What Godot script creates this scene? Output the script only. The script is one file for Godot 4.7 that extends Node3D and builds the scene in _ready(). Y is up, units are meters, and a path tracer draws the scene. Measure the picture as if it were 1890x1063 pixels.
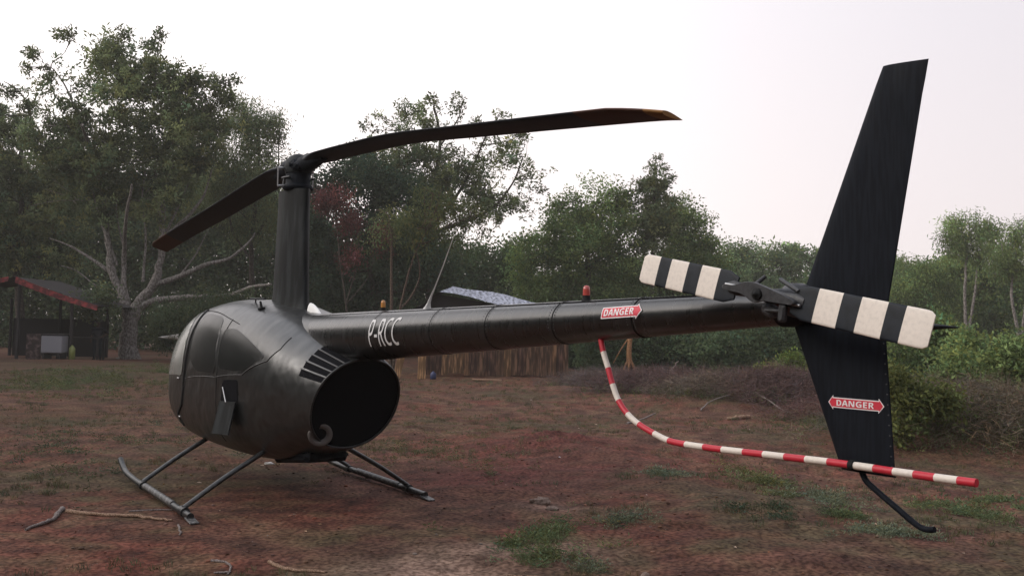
extends Node3D

var rng := RandomNumberGenerator.new()
var M := {}
var heli: Node3D
var lumps := FastNoiseLite.new()
var swell := FastNoiseLite.new()
var patchy := FastNoiseLite.new()
var leaf_meshes := {}
var taken := {}


# ---------------------------------------------------------------- names and labels
func numbered(called: String) -> String:
	taken[called] = taken.get(called, -1) + 1
	return called if taken[called] == 0 else "%s_%03d" % [called, taken[called]]


func tag(o: Node, label: String, category: String, group := "", kind := "") -> Node:
	if label != "":
		o.set_meta("label", label)
	if category != "":
		o.set_meta("category", category)
	if group != "":
		o.set_meta("group", group)
	if kind != "":
		o.set_meta("kind", kind)
	return o


func thing(called: String, label: String, category: String, at := Vector3.ZERO, turn := 0.0, group := "") -> Node3D:
	var o := Node3D.new()
	o.name = numbered(called)
	add_child(o, true)
	o.position = at
	o.rotation.y = turn
	tag(o, label, category, group)
	return o


# ---------------------------------------------------------------- triangle soups
class Soup:
	var v := PackedVector3Array()
	var uv := PackedVector2Array()
	var g := PackedInt32Array()
	var c := PackedColorArray()
	var color := Color.WHITE

	func tri(a: Vector3, b: Vector3, d: Vector3, group := 0, ua := Vector2.ZERO, ub := Vector2.ZERO, ud := Vector2.ZERO) -> void:
		v.append_array([a, b, d])
		uv.append_array([ua, ub, ud])
		g.append_array([group, group, group])
		c.append_array([color, color, color])

	func quad(a: Vector3, b: Vector3, d: Vector3, e: Vector3, group := 0) -> void:
		tri(a, b, d, group)
		tri(a, d, e, group)

	# rows of points; every row has the same number
	func grid(rows: Array, closed := true, cap0 := true, cap1 := true, group := 0) -> void:
		var n: int = rows[0].size()
		var m: int = n if closed else n - 1
		for i in rows.size() - 1:
			for j in m:
				var k := (j + 1) % n
				var u0 := float(j) / m
				var u1 := float(j + 1) / m
				var v0 := float(i) / (rows.size() - 1)
				var v1 := float(i + 1) / (rows.size() - 1)
				tri(rows[i][j], rows[i + 1][k], rows[i + 1][j], group, Vector2(u0, v0), Vector2(u1, v1), Vector2(u0, v1))
				tri(rows[i][j], rows[i][k], rows[i + 1][k], group, Vector2(u0, v0), Vector2(u1, v0), Vector2(u1, v1))
		if cap0:
			cap(rows[0], false, group + 1 if group >= 0 else -1)
		if cap1:
			cap(rows[rows.size() - 1], true, group + 2 if group >= 0 else -1)

	func cap(row: PackedVector3Array, other: bool, group: int) -> void:
		var mid := Vector3.ZERO
		for p in row:
			mid += p / row.size()
		for j in row.size():
			var k := (j + 1) % row.size()
			if other:
				tri(row[j], row[k], mid, group)
			else:
				tri(row[k], row[j], mid, group)

	func volume() -> float:
		var s := 0.0
		var o := v[0]
		for i in range(0, v.size(), 3):
			s += (v[i] - o).dot((v[i + 1] - o).cross(v[i + 2] - o))
		return s

	func mesh(sheet := false, colored := false) -> ArrayMesh:
		var flip := not sheet and volume() > 0.0
		var st := SurfaceTool.new()
		st.begin(Mesh.PRIMITIVE_TRIANGLES)
		for i in range(0, v.size(), 3):
			var order := [i, i + 2, i + 1] if flip else [i, i + 1, i + 2]
			for k in order:
				st.set_smooth_group(g[k])
				if colored:
					st.set_color(c[k])
				st.set_uv(uv[k])
				st.add_vertex(v[k])
		st.generate_normals()
		st.index()
		return st.commit()


func part(called: String, s: Soup, m: Material, parent: Node, sheet := false, colored := false) -> MeshInstance3D:
	var o := MeshInstance3D.new()
	o.mesh = s.mesh(sheet, colored)
	o.material_override = m
	o.name = numbered(called) if parent == self else called
	parent.add_child(o, true)
	return o


func same(called: String, mesh: Mesh, m: Material, parent: Node, t := Transform3D()) -> MeshInstance3D:
	var o := MeshInstance3D.new()
	o.mesh = mesh
	o.material_override = m
	o.name = numbered(called) if parent == self else called
	o.transform = t
	parent.add_child(o, true)
	return o


# ---------------------------------------------------------------- shapes
func smooth_path(pts: Array, per := 6) -> PackedVector3Array:
	var out := PackedVector3Array()
	for i in pts.size() - 1:
		var a: Vector3 = pts[maxi(i - 1, 0)]
		var b: Vector3 = pts[i]
		var c: Vector3 = pts[i + 1]
		var d: Vector3 = pts[mini(i + 2, pts.size() - 1)]
		for k in per:
			var t := float(k) / per
			out.append(b.cubic_interpolate(c, a, d, t))
	out.append(pts[pts.size() - 1])
	return out


func tube_rows(path: PackedVector3Array, radii: PackedFloat32Array, sides: int, squash := 1.0, up := Vector3.ZERO) -> Array:
	var rows := []
	var side := Vector3.ZERO
	for i in path.size():
		var dir := (path[mini(i + 1, path.size() - 1)] - path[maxi(i - 1, 0)]).normalized()
		if side == Vector3.ZERO:
			var ref := up if up != Vector3.ZERO else (Vector3.UP if absf(dir.y) < 0.9 else Vector3.RIGHT)
			side = dir.cross(ref).normalized()
		side = (side - dir * side.dot(dir)).normalized()
		var over := side.cross(dir)
		var row := PackedVector3Array()
		var r: float = radii[mini(i, radii.size() - 1)]
		for j in sides:
			var a := TAU * j / sides
			row.append(path[i] + side * cos(a) * r + over * sin(a) * r * squash)
		rows.append(row)
	return rows


func tube(s: Soup, path: PackedVector3Array, r0: float, r1: float, sides := 10, squash := 1.0, caps := true) -> void:
	var radii := PackedFloat32Array()
	for i in path.size():
		radii.append(lerpf(r0, r1, float(i) / maxi(path.size() - 1, 1)))
	s.grid(tube_rows(path, radii, sides, squash), true, caps, caps)


func rod(s: Soup, a: Vector3, b: Vector3, r: float, sides := 10) -> void:
	tube(s, PackedVector3Array([a, b]), r, r, sides)


# a box with chamfered edges, centred at t.origin
func block(s: Soup, size: Vector3, t: Transform3D, bevel := 0.004) -> void:
	var h := size * 0.5
	var b := minf(bevel, 0.45 * minf(size.x, minf(size.y, size.z)))
	var rows := []
	for k in [[-h.z, b], [-h.z + b, 0.0], [h.z - b, 0.0], [h.z, b]]:
		var q: float = k[1]
		var x := h.x - q
		var y := h.y - q
		var row := PackedVector3Array()
		for p in [Vector2(x - b, y), Vector2(-x + b, y), Vector2(-x, y - b), Vector2(-x, -y + b), Vector2(-x + b, -y), Vector2(x - b, -y), Vector2(x, -y + b), Vector2(x, y - b)]:
			row.append(t * Vector3(p.x, p.y, k[0]))
		rows.append(row)
	s.grid(rows, true, true, true, -1)


# rings [distance along axis, radius] turned round an axis
func lathe(s: Soup, profile: Array, origin: Vector3, axis: Vector3, sides := 20) -> void:
	var x := axis.cross(Vector3.UP if absf(axis.y) < 0.9 else Vector3.RIGHT).normalized()
	var y := x.cross(axis)
	var rows := []
	for p in profile:
		var row := PackedVector3Array()
		for j in sides:
			var a := TAU * j / sides
			row.append(origin + axis * p[0] + (x * cos(a) + y * sin(a)) * maxf(p[1], 0.0005))
		rows.append(row)
	s.grid(rows, true, true, true)


# a flat outline cut into small cells and laid on a surface by map(point) -> Vector3
func patch(s: Soup, outline: PackedVector2Array, cell: Vector2, map: Callable) -> void:
	var lo := outline[0]
	var hi := outline[0]
	for p in outline:
		lo = Vector2(minf(lo.x, p.x), minf(lo.y, p.y))
		hi = Vector2(maxf(hi.x, p.x), maxf(hi.y, p.y))
	var nx := int(ceil((hi.x - lo.x) / cell.x))
	var ny := int(ceil((hi.y - lo.y) / cell.y))
	for i in nx:
		for j in ny:
			var a := lo + Vector2(i, j) * cell
			var box := PackedVector2Array([a, a + Vector2(cell.x, 0), a + cell, a + Vector2(0, cell.y)])
			for piece in Geometry2D.intersect_polygons(box, outline):
				var index := Geometry2D.triangulate_polygon(piece)
				for k in range(0, index.size(), 3):
					var p: Vector2 = piece[index[k]]
					var q: Vector2 = piece[index[k + 1]]
					var r: Vector2 = piece[index[k + 2]]
					if (q - p).cross(r - p) > 0.0:
						s.tri(map.call(p), map.call(q), map.call(r))
					else:
						s.tri(map.call(p), map.call(r), map.call(q))


func rounded(points: Array, radius: float, per := 4) -> PackedVector2Array:
	var out := PackedVector2Array()
	for i in points.size():
		var b: Vector2 = points[i]
		var a: Vector2 = points[(i + points.size() - 1) % points.size()]
		var c: Vector2 = points[(i + 1) % points.size()]
		var ra := minf(radius, a.distance_to(b) * 0.45)
		var rc := minf(radius, c.distance_to(b) * 0.45)
		var p := b + (a - b).normalized() * ra
		var q := b + (c - b).normalized() * rc
		for k in per + 1:
			var t := float(k) / per
			out.append(p.lerp(b, t).lerp(b.lerp(q, t), t))
	return out


# ---------------------------------------------------------------- materials
func lin(c: Color) -> Color:
	return c.linear_to_srgb()


func noise(freq: float, octaves := 4, seed_ := 1, kind := FastNoiseLite.TYPE_SIMPLEX_SMOOTH) -> FastNoiseLite:
	var n := FastNoiseLite.new()
	n.noise_type = kind
	n.seed = seed_
	n.frequency = freq
	n.fractal_octaves = octaves
	return n


func noise_texture(n: FastNoiseLite, ramp: Array, size := 512, as_normal := 0.0) -> NoiseTexture2D:
	var t := NoiseTexture2D.new()
	t.width = size
	t.height = size
	t.seamless = true
	t.noise = n
	if as_normal > 0.0:
		t.as_normal_map = true
		t.bump_strength = as_normal
	elif ramp.size():
		var g := Gradient.new()
		g.offsets = PackedFloat32Array(ramp[0])
		g.colors = PackedColorArray(ramp[1])
		t.color_ramp = g
	return t


func mat(called: String, c: Color, rough: float, spec := 0.5, metal := 0.0) -> StandardMaterial3D:
	var m := StandardMaterial3D.new()
	m.resource_name = called
	m.albedo_color = lin(c)
	m.roughness = rough
	m.metallic_specular = spec
	m.metallic = metal
	M[called] = m
	return m


func triplanar(m: StandardMaterial3D, scale: Vector3, in_world := false) -> void:
	m.uv1_triplanar = true
	m.uv1_world_triplanar = in_world
	m.uv1_scale = scale
	m.uv1_triplanar_sharpness = 4.0


func grey(a: float) -> Color:
	return Color(a, a, a)


func materials() -> void:
	var grain := noise_texture(noise(0.02, 5, 3), [[0.0, 0.35, 0.6, 1.0], [grey(0.62), grey(0.82), grey(0.95), grey(1.0)]])
	var grime := noise_texture(noise(0.008, 5, 9), [[0.0, 0.4, 0.55, 0.75, 1.0], [grey(0.5), grey(0.62), grey(0.8), grey(1.0), grey(1.0)]])
	var rough_map := noise_texture(noise(0.012, 4, 5), [[0.0, 0.5, 1.0], [grey(0.80), grey(0.9), grey(1.0)]])
	var dents := noise_texture(noise(0.006, 3, 12), [], 512, 6.0)
	var fine_bumps := noise_texture(noise(0.06, 4, 21), [], 512, 3.0)
	# matt black paint on sheet metal that is not quite flat
	var b := mat("black_paint", Color(0.0175, 0.0185, 0.0180), 0.37, 0.68)
	b.albedo_texture = grain
	b.roughness_texture = rough_map
	b.normal_enabled = true
	b.normal_texture = dents
	b.normal_scale = 0.6
	triplanar(b, Vector3(0.9, 0.9, 0.9))
	# the tail cone: brushed across, so that streaks run round it
	b = mat("cone_paint", Color(0.0105, 0.0108, 0.0115), 0.32, 0.72)
	b.albedo_texture = grime
	b.roughness_texture = rough_map
	b.normal_enabled = true
	b.normal_texture = dents
	b.normal_scale = 0.10
	triplanar(b, Vector3(2.6, 0.35, 0.35))
	# fins: duller, streaked top to bottom
	b = mat("fin_paint", Color(0.0085, 0.0105, 0.0150), 0.72, 0.22)
	b.albedo_texture = noise_texture(noise(0.02, 4, 31), [[0.0, 0.4, 0.6, 1.0], [grey(0.78), grey(0.88), grey(1.0), grey(1.0)]])
	b.roughness_texture = rough_map
	triplanar(b, Vector3(5.0, 0.4, 0.8))
	b = mat("mast_paint", Color(0.020, 0.0235, 0.0245), 0.62, 0.33)
	b.albedo_texture = grime
	triplanar(b, Vector3(2.5, 0.4, 2.5))
	b = mat("blade_paint", Color(0.0105, 0.0140, 0.0200), 0.55, 0.35)
	b.albedo_texture = grain
	triplanar(b, Vector3(1.5, 1.5, 1.5))
	mat("blade_tip_red", Color(0.070, 0.034, 0.024), 0.6, 0.3)
	mat("blade_tip_yellow", Color(0.22, 0.11, 0.035), 0.6, 0.3)
	mat("mesh_black", Color(0.0055, 0.0055, 0.007), 0.9, 0.2)
	mat("rubber", Color(0.010, 0.010, 0.010), 0.7, 0.3)
	b = mat("dark_glass", Color(0.0105, 0.0115, 0.011), 0.34, 0.36)
	b.roughness_texture = rough_map
	triplanar(b, Vector3(0.7, 0.7, 0.7))
	b = mat("clear_glass", Color(0.19, 0.195, 0.18), 0.22, 0.7)
	b = mat("lip_paint", Color(0.10, 0.10, 0.10), 0.5)
	b = mat("dull_metal", Color(0.042, 0.042, 0.045), 0.5, 0.5, 0.2)
	b.albedo_texture = grain
	triplanar(b, Vector3(4, 4, 4))
	mat("bright_metal", Color(0.42, 0.42, 0.42), 0.35, 0.5, 0.7)
	b = mat("skid_paint", Color(0.040, 0.042, 0.042), 0.45, 0.5)
	b.albedo_texture = grime
	b.roughness_texture = rough_map
	triplanar(b, Vector3(3, 3, 3))
	b = mat("worn_skid", Color(0.16, 0.155, 0.15), 0.5, 0.5)
	b.albedo_texture = grime
	triplanar(b, Vector3(5, 5, 5))
	b = mat("white_paint", Color(0.74, 0.66, 0.575), 0.55)
	b.albedo_texture = noise_texture(noise(0.02, 4, 41), [[0.0, 0.5, 1.0], [grey(0.93), grey(0.98), grey(1.0)]])
	triplanar(b, Vector3(4, 4, 4))
	b = mat("red_paint", Color(0.52, 0.022, 0.040), 0.5)
	b.albedo_texture = M.white_paint.albedo_texture
	triplanar(b, Vector3(4, 4, 4))
	mat("decal_red", Color(0.58, 0.030, 0.055), 0.45)
	mat("decal_white", Color(0.78, 0.75, 0.74), 0.5)
	mat("registration_white", Color(0.62, 0.61, 0.60), 0.6)
	b = mat("red_lens", Color(0.42, 0.070, 0.055), 0.18, 0.6)
	b.backlight_enabled = true
	b.backlight = Color(0.5, 0.12, 0.1)
	b = mat("amber_lens", Color(0.48, 0.22, 0.060), 0.18, 0.6)
	b.backlight_enabled = true
	b.backlight = Color(0.5, 0.3, 0.1)
	mat("antenna_white", Color(0.82, 0.81, 0.78), 0.5)
	mat("pipe_grey", Color(0.11, 0.098, 0.090), 0.75)

	# ground
	b = mat("soil", Color(1, 1, 1), 0.95, 0.25)
	b.vertex_color_use_as_albedo = true
	b.albedo_texture = noise_texture(noise(0.03, 6, 51), [[0.0, 0.3, 0.5, 0.7, 1.0], [Color(0.50, 0.47, 0.46), Color(0.72, 0.69, 0.67), Color(0.88, 0.86, 0.85), Color(1, 0.99, 0.97), Color(1, 1, 1)]], 1024)
	b.normal_enabled = true
	b.normal_texture = noise_texture(noise(0.04, 6, 52), [], 1024, 10.0)
	b.normal_scale = 0.35
	triplanar(b, Vector3(0.55, 0.55, 0.55), true)
	b = mat("leaf", Color(1, 1, 1), 0.75, 0.18)
	b.vertex_color_use_as_albedo = true
	b.backlight_enabled = true
	b.backlight = Color(0.95, 0.95, 0.95)
	b = mat("grass_blade", Color(1, 1, 1), 0.7, 0.3)
	b.vertex_color_use_as_albedo = true
	b.backlight_enabled = true
	b.backlight = Color(0.8, 0.8, 0.8)
	b = mat("litter", Color(1, 1, 1), 0.85, 0.3)
	b.vertex_color_use_as_albedo = true
	var bark_noise := noise(0.02, 5, 61)
	b = mat("pale_bark", Color(0.24, 0.22, 0.205), 0.9, 0.3)
	b.albedo_texture = noise_texture(bark_noise, [[0.0, 0.3, 0.5, 0.7, 1.0], [Color(0.5, 0.49, 0.48), Color(0.66, 0.65, 0.63), Color(0.84, 0.83, 0.82), Color(1, 1, 1), Color(1, 1, 1)]])
	b.normal_enabled = true
	b.normal_texture = noise_texture(noise(0.03, 5, 62), [], 512, 12.0)
	triplanar(b, Vector3(1.1, 0.5, 1.1), true)
	b = mat("dark_bark", Color(0.075, 0.062, 0.052), 0.9, 0.3)
	b.albedo_texture = M.pale_bark.albedo_texture
	triplanar(b, Vector3(1.1, 0.5, 1.1), true)
	b = mat("brown_bark", Color(0.12, 0.085, 0.065), 0.9, 0.3)
	b.albedo_texture = M.pale_bark.albedo_texture
	triplanar(b, Vector3(2, 1, 2), true)
	b = mat("orange_wood", Color(0.30, 0.155, 0.075), 0.85, 0.3)
	b.albedo_texture = grain
	triplanar(b, Vector3(3, 1, 3))
	b = mat("peeled_wood", Color(0.34, 0.22, 0.15), 0.8, 0.3)
	b.albedo_texture = M.pale_bark.albedo_texture
	triplanar(b, Vector3(6, 6, 6))
	b = mat("grey_stick", Color(0.26, 0.22, 0.205), 0.9, 0.3)
	b.albedo_texture = M.pale_bark.albedo_texture
	triplanar(b, Vector3(6, 6, 6))
	b = mat("stone", Color(0.25, 0.18, 0.145), 0.9, 0.3)
	b.albedo_texture = grain
	b.normal_enabled = true
	b.normal_texture = fine_bumps
	triplanar(b, Vector3(4, 4, 4))
	for k in 4:
		var c: Color = [Color(0.21, 0.115, 0.064), Color(0.15, 0.085, 0.055), Color(0.25, 0.145, 0.080), Color(0.12, 0.066, 0.048)][k]
		b = mat("plank_%d" % k, c, 0.85, 0.3)
		b.albedo_texture = grime
		b.uv1_offset = Vector3(k * 0.31, k * 0.17, 0)
		triplanar(b, Vector3(2.5, 0.3, 2.5), true)
		b.uv1_offset = Vector3(k * 0.31, k * 0.17, 0)
	b = mat("post_wood", Color(0.46, 0.27, 0.14), 0.85, 0.3)
	b.albedo_texture = grime
	triplanar(b, Vector3(2.5, 0.3, 2.5), true)
	b = mat("mottled_sheet", Color(0.42, 0.44, 0.52), 0.6, 0.4)
	b.albedo_texture = noise_texture(noise(0.02, 4, 71), [[0.0, 0.44, 0.48, 0.52, 1.0], [Color(0.10, 0.11, 0.14), Color(0.14, 0.15, 0.19), Color(0.7, 0.71, 0.75), Color(1, 1, 1), Color(1, 1, 1)]])
	triplanar(b, Vector3(0.55, 0.55, 0.55), true)
	b = mat("red_sheet", Color(0.24, 0.030, 0.030), 0.7, 0.4)
	b.albedo_texture = grime
	triplanar(b, Vector3(0.8, 0.8, 0.8), true)
	mat("dark_timber", Color(0.030, 0.026, 0.026), 0.85, 0.3)
	b = mat("pink_board", Color(0.125, 0.088, 0.082), 0.85, 0.3)
	b.albedo_texture = grime
	triplanar(b, Vector3(0.8, 0.8, 0.8), true)
	mat("white_enamel", Color(0.21, 0.21, 0.23), 0.4)
	mat("lime_plastic", Color(0.16, 0.18, 0.045), 0.5)
	mat("blue_plastic", Color(0.022, 0.03, 0.085), 0.5)
	b = mat("pale_sheet", Color(0.5, 0.48, 0.46), 0.6)
	b = mat("cloth", Color(1, 1, 1), 0.9, 0.2)
	b.vertex_color_use_as_albedo = true


# ---------------------------------------------------------------- ground
const SKID_CENTRE := Vector2(-2.3, -9.2)


func bump_at(x: float, z: float, cx: float, cz: float, rx: float, rz: float, h: float) -> float:
	var q := Vector2((x - cx) / rx, (z - cz) / rz).length_squared()
	return h * exp(-q)


func height(x: float, z: float) -> float:
	var near_heli := clampf((Vector2(x, z).distance_to(SKID_CENTRE) - 1.6) / 2.2, 0.0, 1.0)
	var h := swell.get_noise_2d(x, z) * 0.13 * near_heli
	h += lumps.get_noise_2d(x, z) * lerpf(0.012, 0.045, near_heli)
	h += bump_at(x, z, 0.55, -13.2, 0.75, 0.6, 0.16) * (1.0 + 0.6 * lumps.get_noise_2d(x * 2.0, z * 2.0))
	h += bump_at(x, z, -0.25, -9.4, 0.45, 0.3, 0.05)
	h += bump_at(x, z, 1.2, -12.4, 1.6, 0.7, 0.06)
	h += bump_at(x, z, 6.6, -14.4, 1.5, 1.0, 0.30)
	h += bump_at(x, z, 4.8, -21.6, 2.4, 1.5, 0.22)
	h += bump_at(x, z, 1.1, -6.0, 0.35, 0.3, 0.05)
	return h - 0.012 + 0.006 * lumps.get_noise_2d(x * 5.0, z * 5.0) * near_heli


func soil_color(x: float, z: float) -> Color:
	var n := patchy.get_noise_2d(x, z)
	var n2 := patchy.get_noise_2d(x * 3.1 + 40.0, z * 3.1 - 17.0)
	var n3 := patchy.get_noise_2d(x * 0.4 - 90.0, z * 0.4 + 33.0)
	var c := Color(0.142, 0.074, 0.052)
	c = c.lerp(Color(0.150, 0.056, 0.040), clampf(0.4 + n * 1.8, 0.0, 1.0))       # red clay
	c = c.lerp(Color(0.150, 0.095, 0.058), clampf(n2 * 2.2, 0.0, 0.7))
	c = c.lerp(Color(0.060, 0.033, 0.026), clampf(-n2 * 2.0 - n * 0.6 - 0.1, 0.0, 0.6))             # dry leaf litter
	c = c.lerp(Color(0.060, 0.062, 0.034), clampf(n3 * 1.6 - 0.05 + n2 * 0.7, 0.0, 0.6))  # thin green
	var sand := bump_at(x, z, -0.50, -6.25, 0.48, 0.50, 1.0) + 0.8 * bump_at(x, z, 0.1, -6.9, 0.55, 0.22, 1.0) + 0.5 * bump_at(x, z, 0.35, -8.7, 0.3, 0.2, 1.0)
	c = c.lerp(Color(0.27, 0.185, 0.145), clampf(sand * (1.35 + n2 * 1.1), 0.0, 0.95))
	var red := bump_at(x, z, 0.55, -13.2, 1.3, 0.9, 1.0) + 0.8 * bump_at(x, z, 0.8, -11.0, 1.5, 1.3, 1.0) + 0.7 * bump_at(x, z, 1.4, -5.9, 1.2, 0.5, 1.0) + 0.6 * bump_at(x, z, -0.6, -10.0, 1.2, 1.2, 1.0)
	c = c.lerp(Color(0.110, 0.036, 0.032), clampf(red * (0.8 + n2), 0.0, 0.85))
	var n4 := patchy.get_noise_2d(x * 9.0 + 7.0, z * 9.0)
	var n5 := patchy.get_noise_2d(x * 3.0 - 31.0, z * 5.5 + 12.0)
	c = c * (1.0 + 0.55 * n4 + 0.45 * n5)
	c.a = 1.0
	var green := bump_at(x, z, -12.0, -31.0, 8.0, 7.0, 1.0) + 0.5 * bump_at(x, z, -7.0, -16.0, 4.0, 3.0, 1.0) + 0.6 * bump_at(x, z, 7.5, -16.0, 3.0, 4.0, 1.0)
	c = c.lerp(Color(0.058, 0.060, 0.030), clampf(green * (0.6 + n * 1.4), 0.0, 0.8))
	return c


func build_ground() -> void:
	var xs := PackedFloat32Array()
	var zs := PackedFloat32Array()
	var x := 0.0
	var right := PackedFloat32Array()
	while x < 420.0:
		right.append(x)
		x += 0.065 if x < 7.5 else 0.065 + (x - 7.5) * 0.12
	for i in range(right.size() - 1, 0, -1):
		xs.append(-right[i])
	xs.append_array(right)
	var z := -4.0
	var back := PackedFloat32Array()
	while z < 420.0:
		z += 0.5 + (z + 4.0) * 0.25
		back.append(z)
	for i in range(back.size() - 1, -1, -1):
		zs.append(back[i])
	z = -4.0
	while z > -420.0:
		zs.append(z)
		z -= 0.05 + maxf(0.0, -z - 8.0) * 0.010 + maxf(0.0, -z - 45.0) * 0.12
	var st := SurfaceTool.new()
	st.begin(Mesh.PRIMITIVE_TRIANGLES)
	for j in zs.size():
		for i in xs.size():
			st.set_color(soil_color(xs[i], zs[j]))
			st.add_vertex(Vector3(xs[i], height(xs[i], zs[j]), zs[j]))
	var n := xs.size()
	for j in zs.size() - 1:
		for i in n - 1:
			var a := j * n + i
			for k in [a, a + n + 1, a + 1, a, a + n, a + n + 1]:
				st.add_index(k)
	st.generate_normals()
	var o := MeshInstance3D.new()
	o.name = "ground"
	o.mesh = st.commit()
	o.material_override = M.soil
	add_child(o)
	tag(o, "", "", "", "structure")
	# is the ground facing up?
	var arr: PackedVector3Array = o.mesh.surface_get_arrays(0)[Mesh.ARRAY_NORMAL]
	if arr[arr.size() / 2].y < 0.0:
		print("ground is upside down")


# ---------------------------------------------------------------- leaves
func leaf_mesh(kind: String) -> ArrayMesh:
	if leaf_meshes.has(kind):
		return leaf_meshes[kind]
	var r := RandomNumberGenerator.new()
	r.seed = hash(kind)
	var s := Soup.new()
	var count: int = {"rosette": 15, "broad": 18, "droop": 20, "grass": 14, "dry": 26, "weed": 26}[kind]
	for i in count:
		var at: Vector3 = Vector3(r.randfn(), r.randfn(), r.randfn()) * {"rosette": 0.09, "broad": 0.20, "droop": 0.20, "grass": 0.05, "dry": 0.18, "weed": 0.045}[kind]
		var out := Vector3(r.randfn(), r.randfn() + 0.35, r.randfn()).normalized()
		var long := 0.2
		var wide := 0.07
		match kind:
			"rosette":
				long = r.randf_range(0.16, 0.26)
				wide = long * 0.36
			"broad":
				long = r.randf_range(0.11, 0.19)
				wide = long * 0.55
				out.y = out.y * 0.5
			"droop":
				long = r.randf_range(0.14, 0.24)
				wide = long * 0.26
				out = Vector3(out.x * 0.7, -absf(out.y) * 0.8 - 0.1, out.z * 0.7)
			"grass":
				at = Vector3(at.x, 0.0, at.z)
				long = r.randf_range(0.03, 0.10)
				wide = 0.008
				out = Vector3(r.randfn() * 0.55, 1.0, r.randfn() * 0.55)
			"weed":
				at = Vector3(at.x, absf(at.y) * 1.1, at.z)
				long = r.randf_range(0.025, 0.065)
				wide = long * 0.30
				out = Vector3(r.randfn() * 0.8, 0.55 + absf(r.randfn()) * 0.4, r.randfn() * 0.8)
			"dry":
				long = r.randf_range(0.15, 0.62)
				wide = 0.011
				out.y *= 0.6
		out = out.normalized()
		var side := out.cross(Vector3(r.randfn(), r.randfn(), r.randfn())).normalized()
		var up := out.cross(side) * long * 0.12
		var tip: Vector3 = at + out * long
		var mid: Vector3 = at + out * long * 0.5 + up
		if kind == "dry" or kind == "grass":      # a bent stalk
			var w: Vector3 = side * wide * 0.5
			s.quad(at - w, at + w, mid + w * 0.8, mid - w * 0.8, -1)
			s.tri(mid - w * 0.8, mid + w * 0.8, tip, -1)
			continue
		s.tri(at, mid - side * wide * 0.5, tip, -1)
		s.tri(at, tip, mid + side * wide * 0.5, -1)
	var m := s.mesh(true)
	leaf_meshes[kind] = m
	return m


func scatter(called: String, kind: String, m: Material, places: Array, colors: PackedColorArray, parent: Node) -> MultiMeshInstance3D:
	var mm := MultiMesh.new()
	mm.transform_format = MultiMesh.TRANSFORM_3D
	mm.use_colors = true
	mm.mesh = leaf_mesh(kind)
	mm.instance_count = places.size()
	for i in places.size():
		mm.set_instance_transform(i, places[i])
		mm.set_instance_color(i, colors[i])
	var o := MultiMeshInstance3D.new()
	o.multimesh = mm
	o.material_override = m
	o.name = numbered(called) if parent == self else called
	parent.add_child(o, true)
	tag(o, "", "", "", "stuff")
	return o


func any_turn(r: RandomNumberGenerator) -> Basis:
	return Basis(Quaternion(Vector3(r.randfn(), r.randfn(), r.randfn()).normalized(), r.randf() * TAU))


func tint(c: Color, r: RandomNumberGenerator, spread: float) -> Color:
	var k := exp(r.randfn() * spread)
	var w := r.randfn() * 0.10
	return Color(c.r * k * (1.0 + w), c.g * k, c.b * k * (1.0 - w), 1.0)


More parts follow.
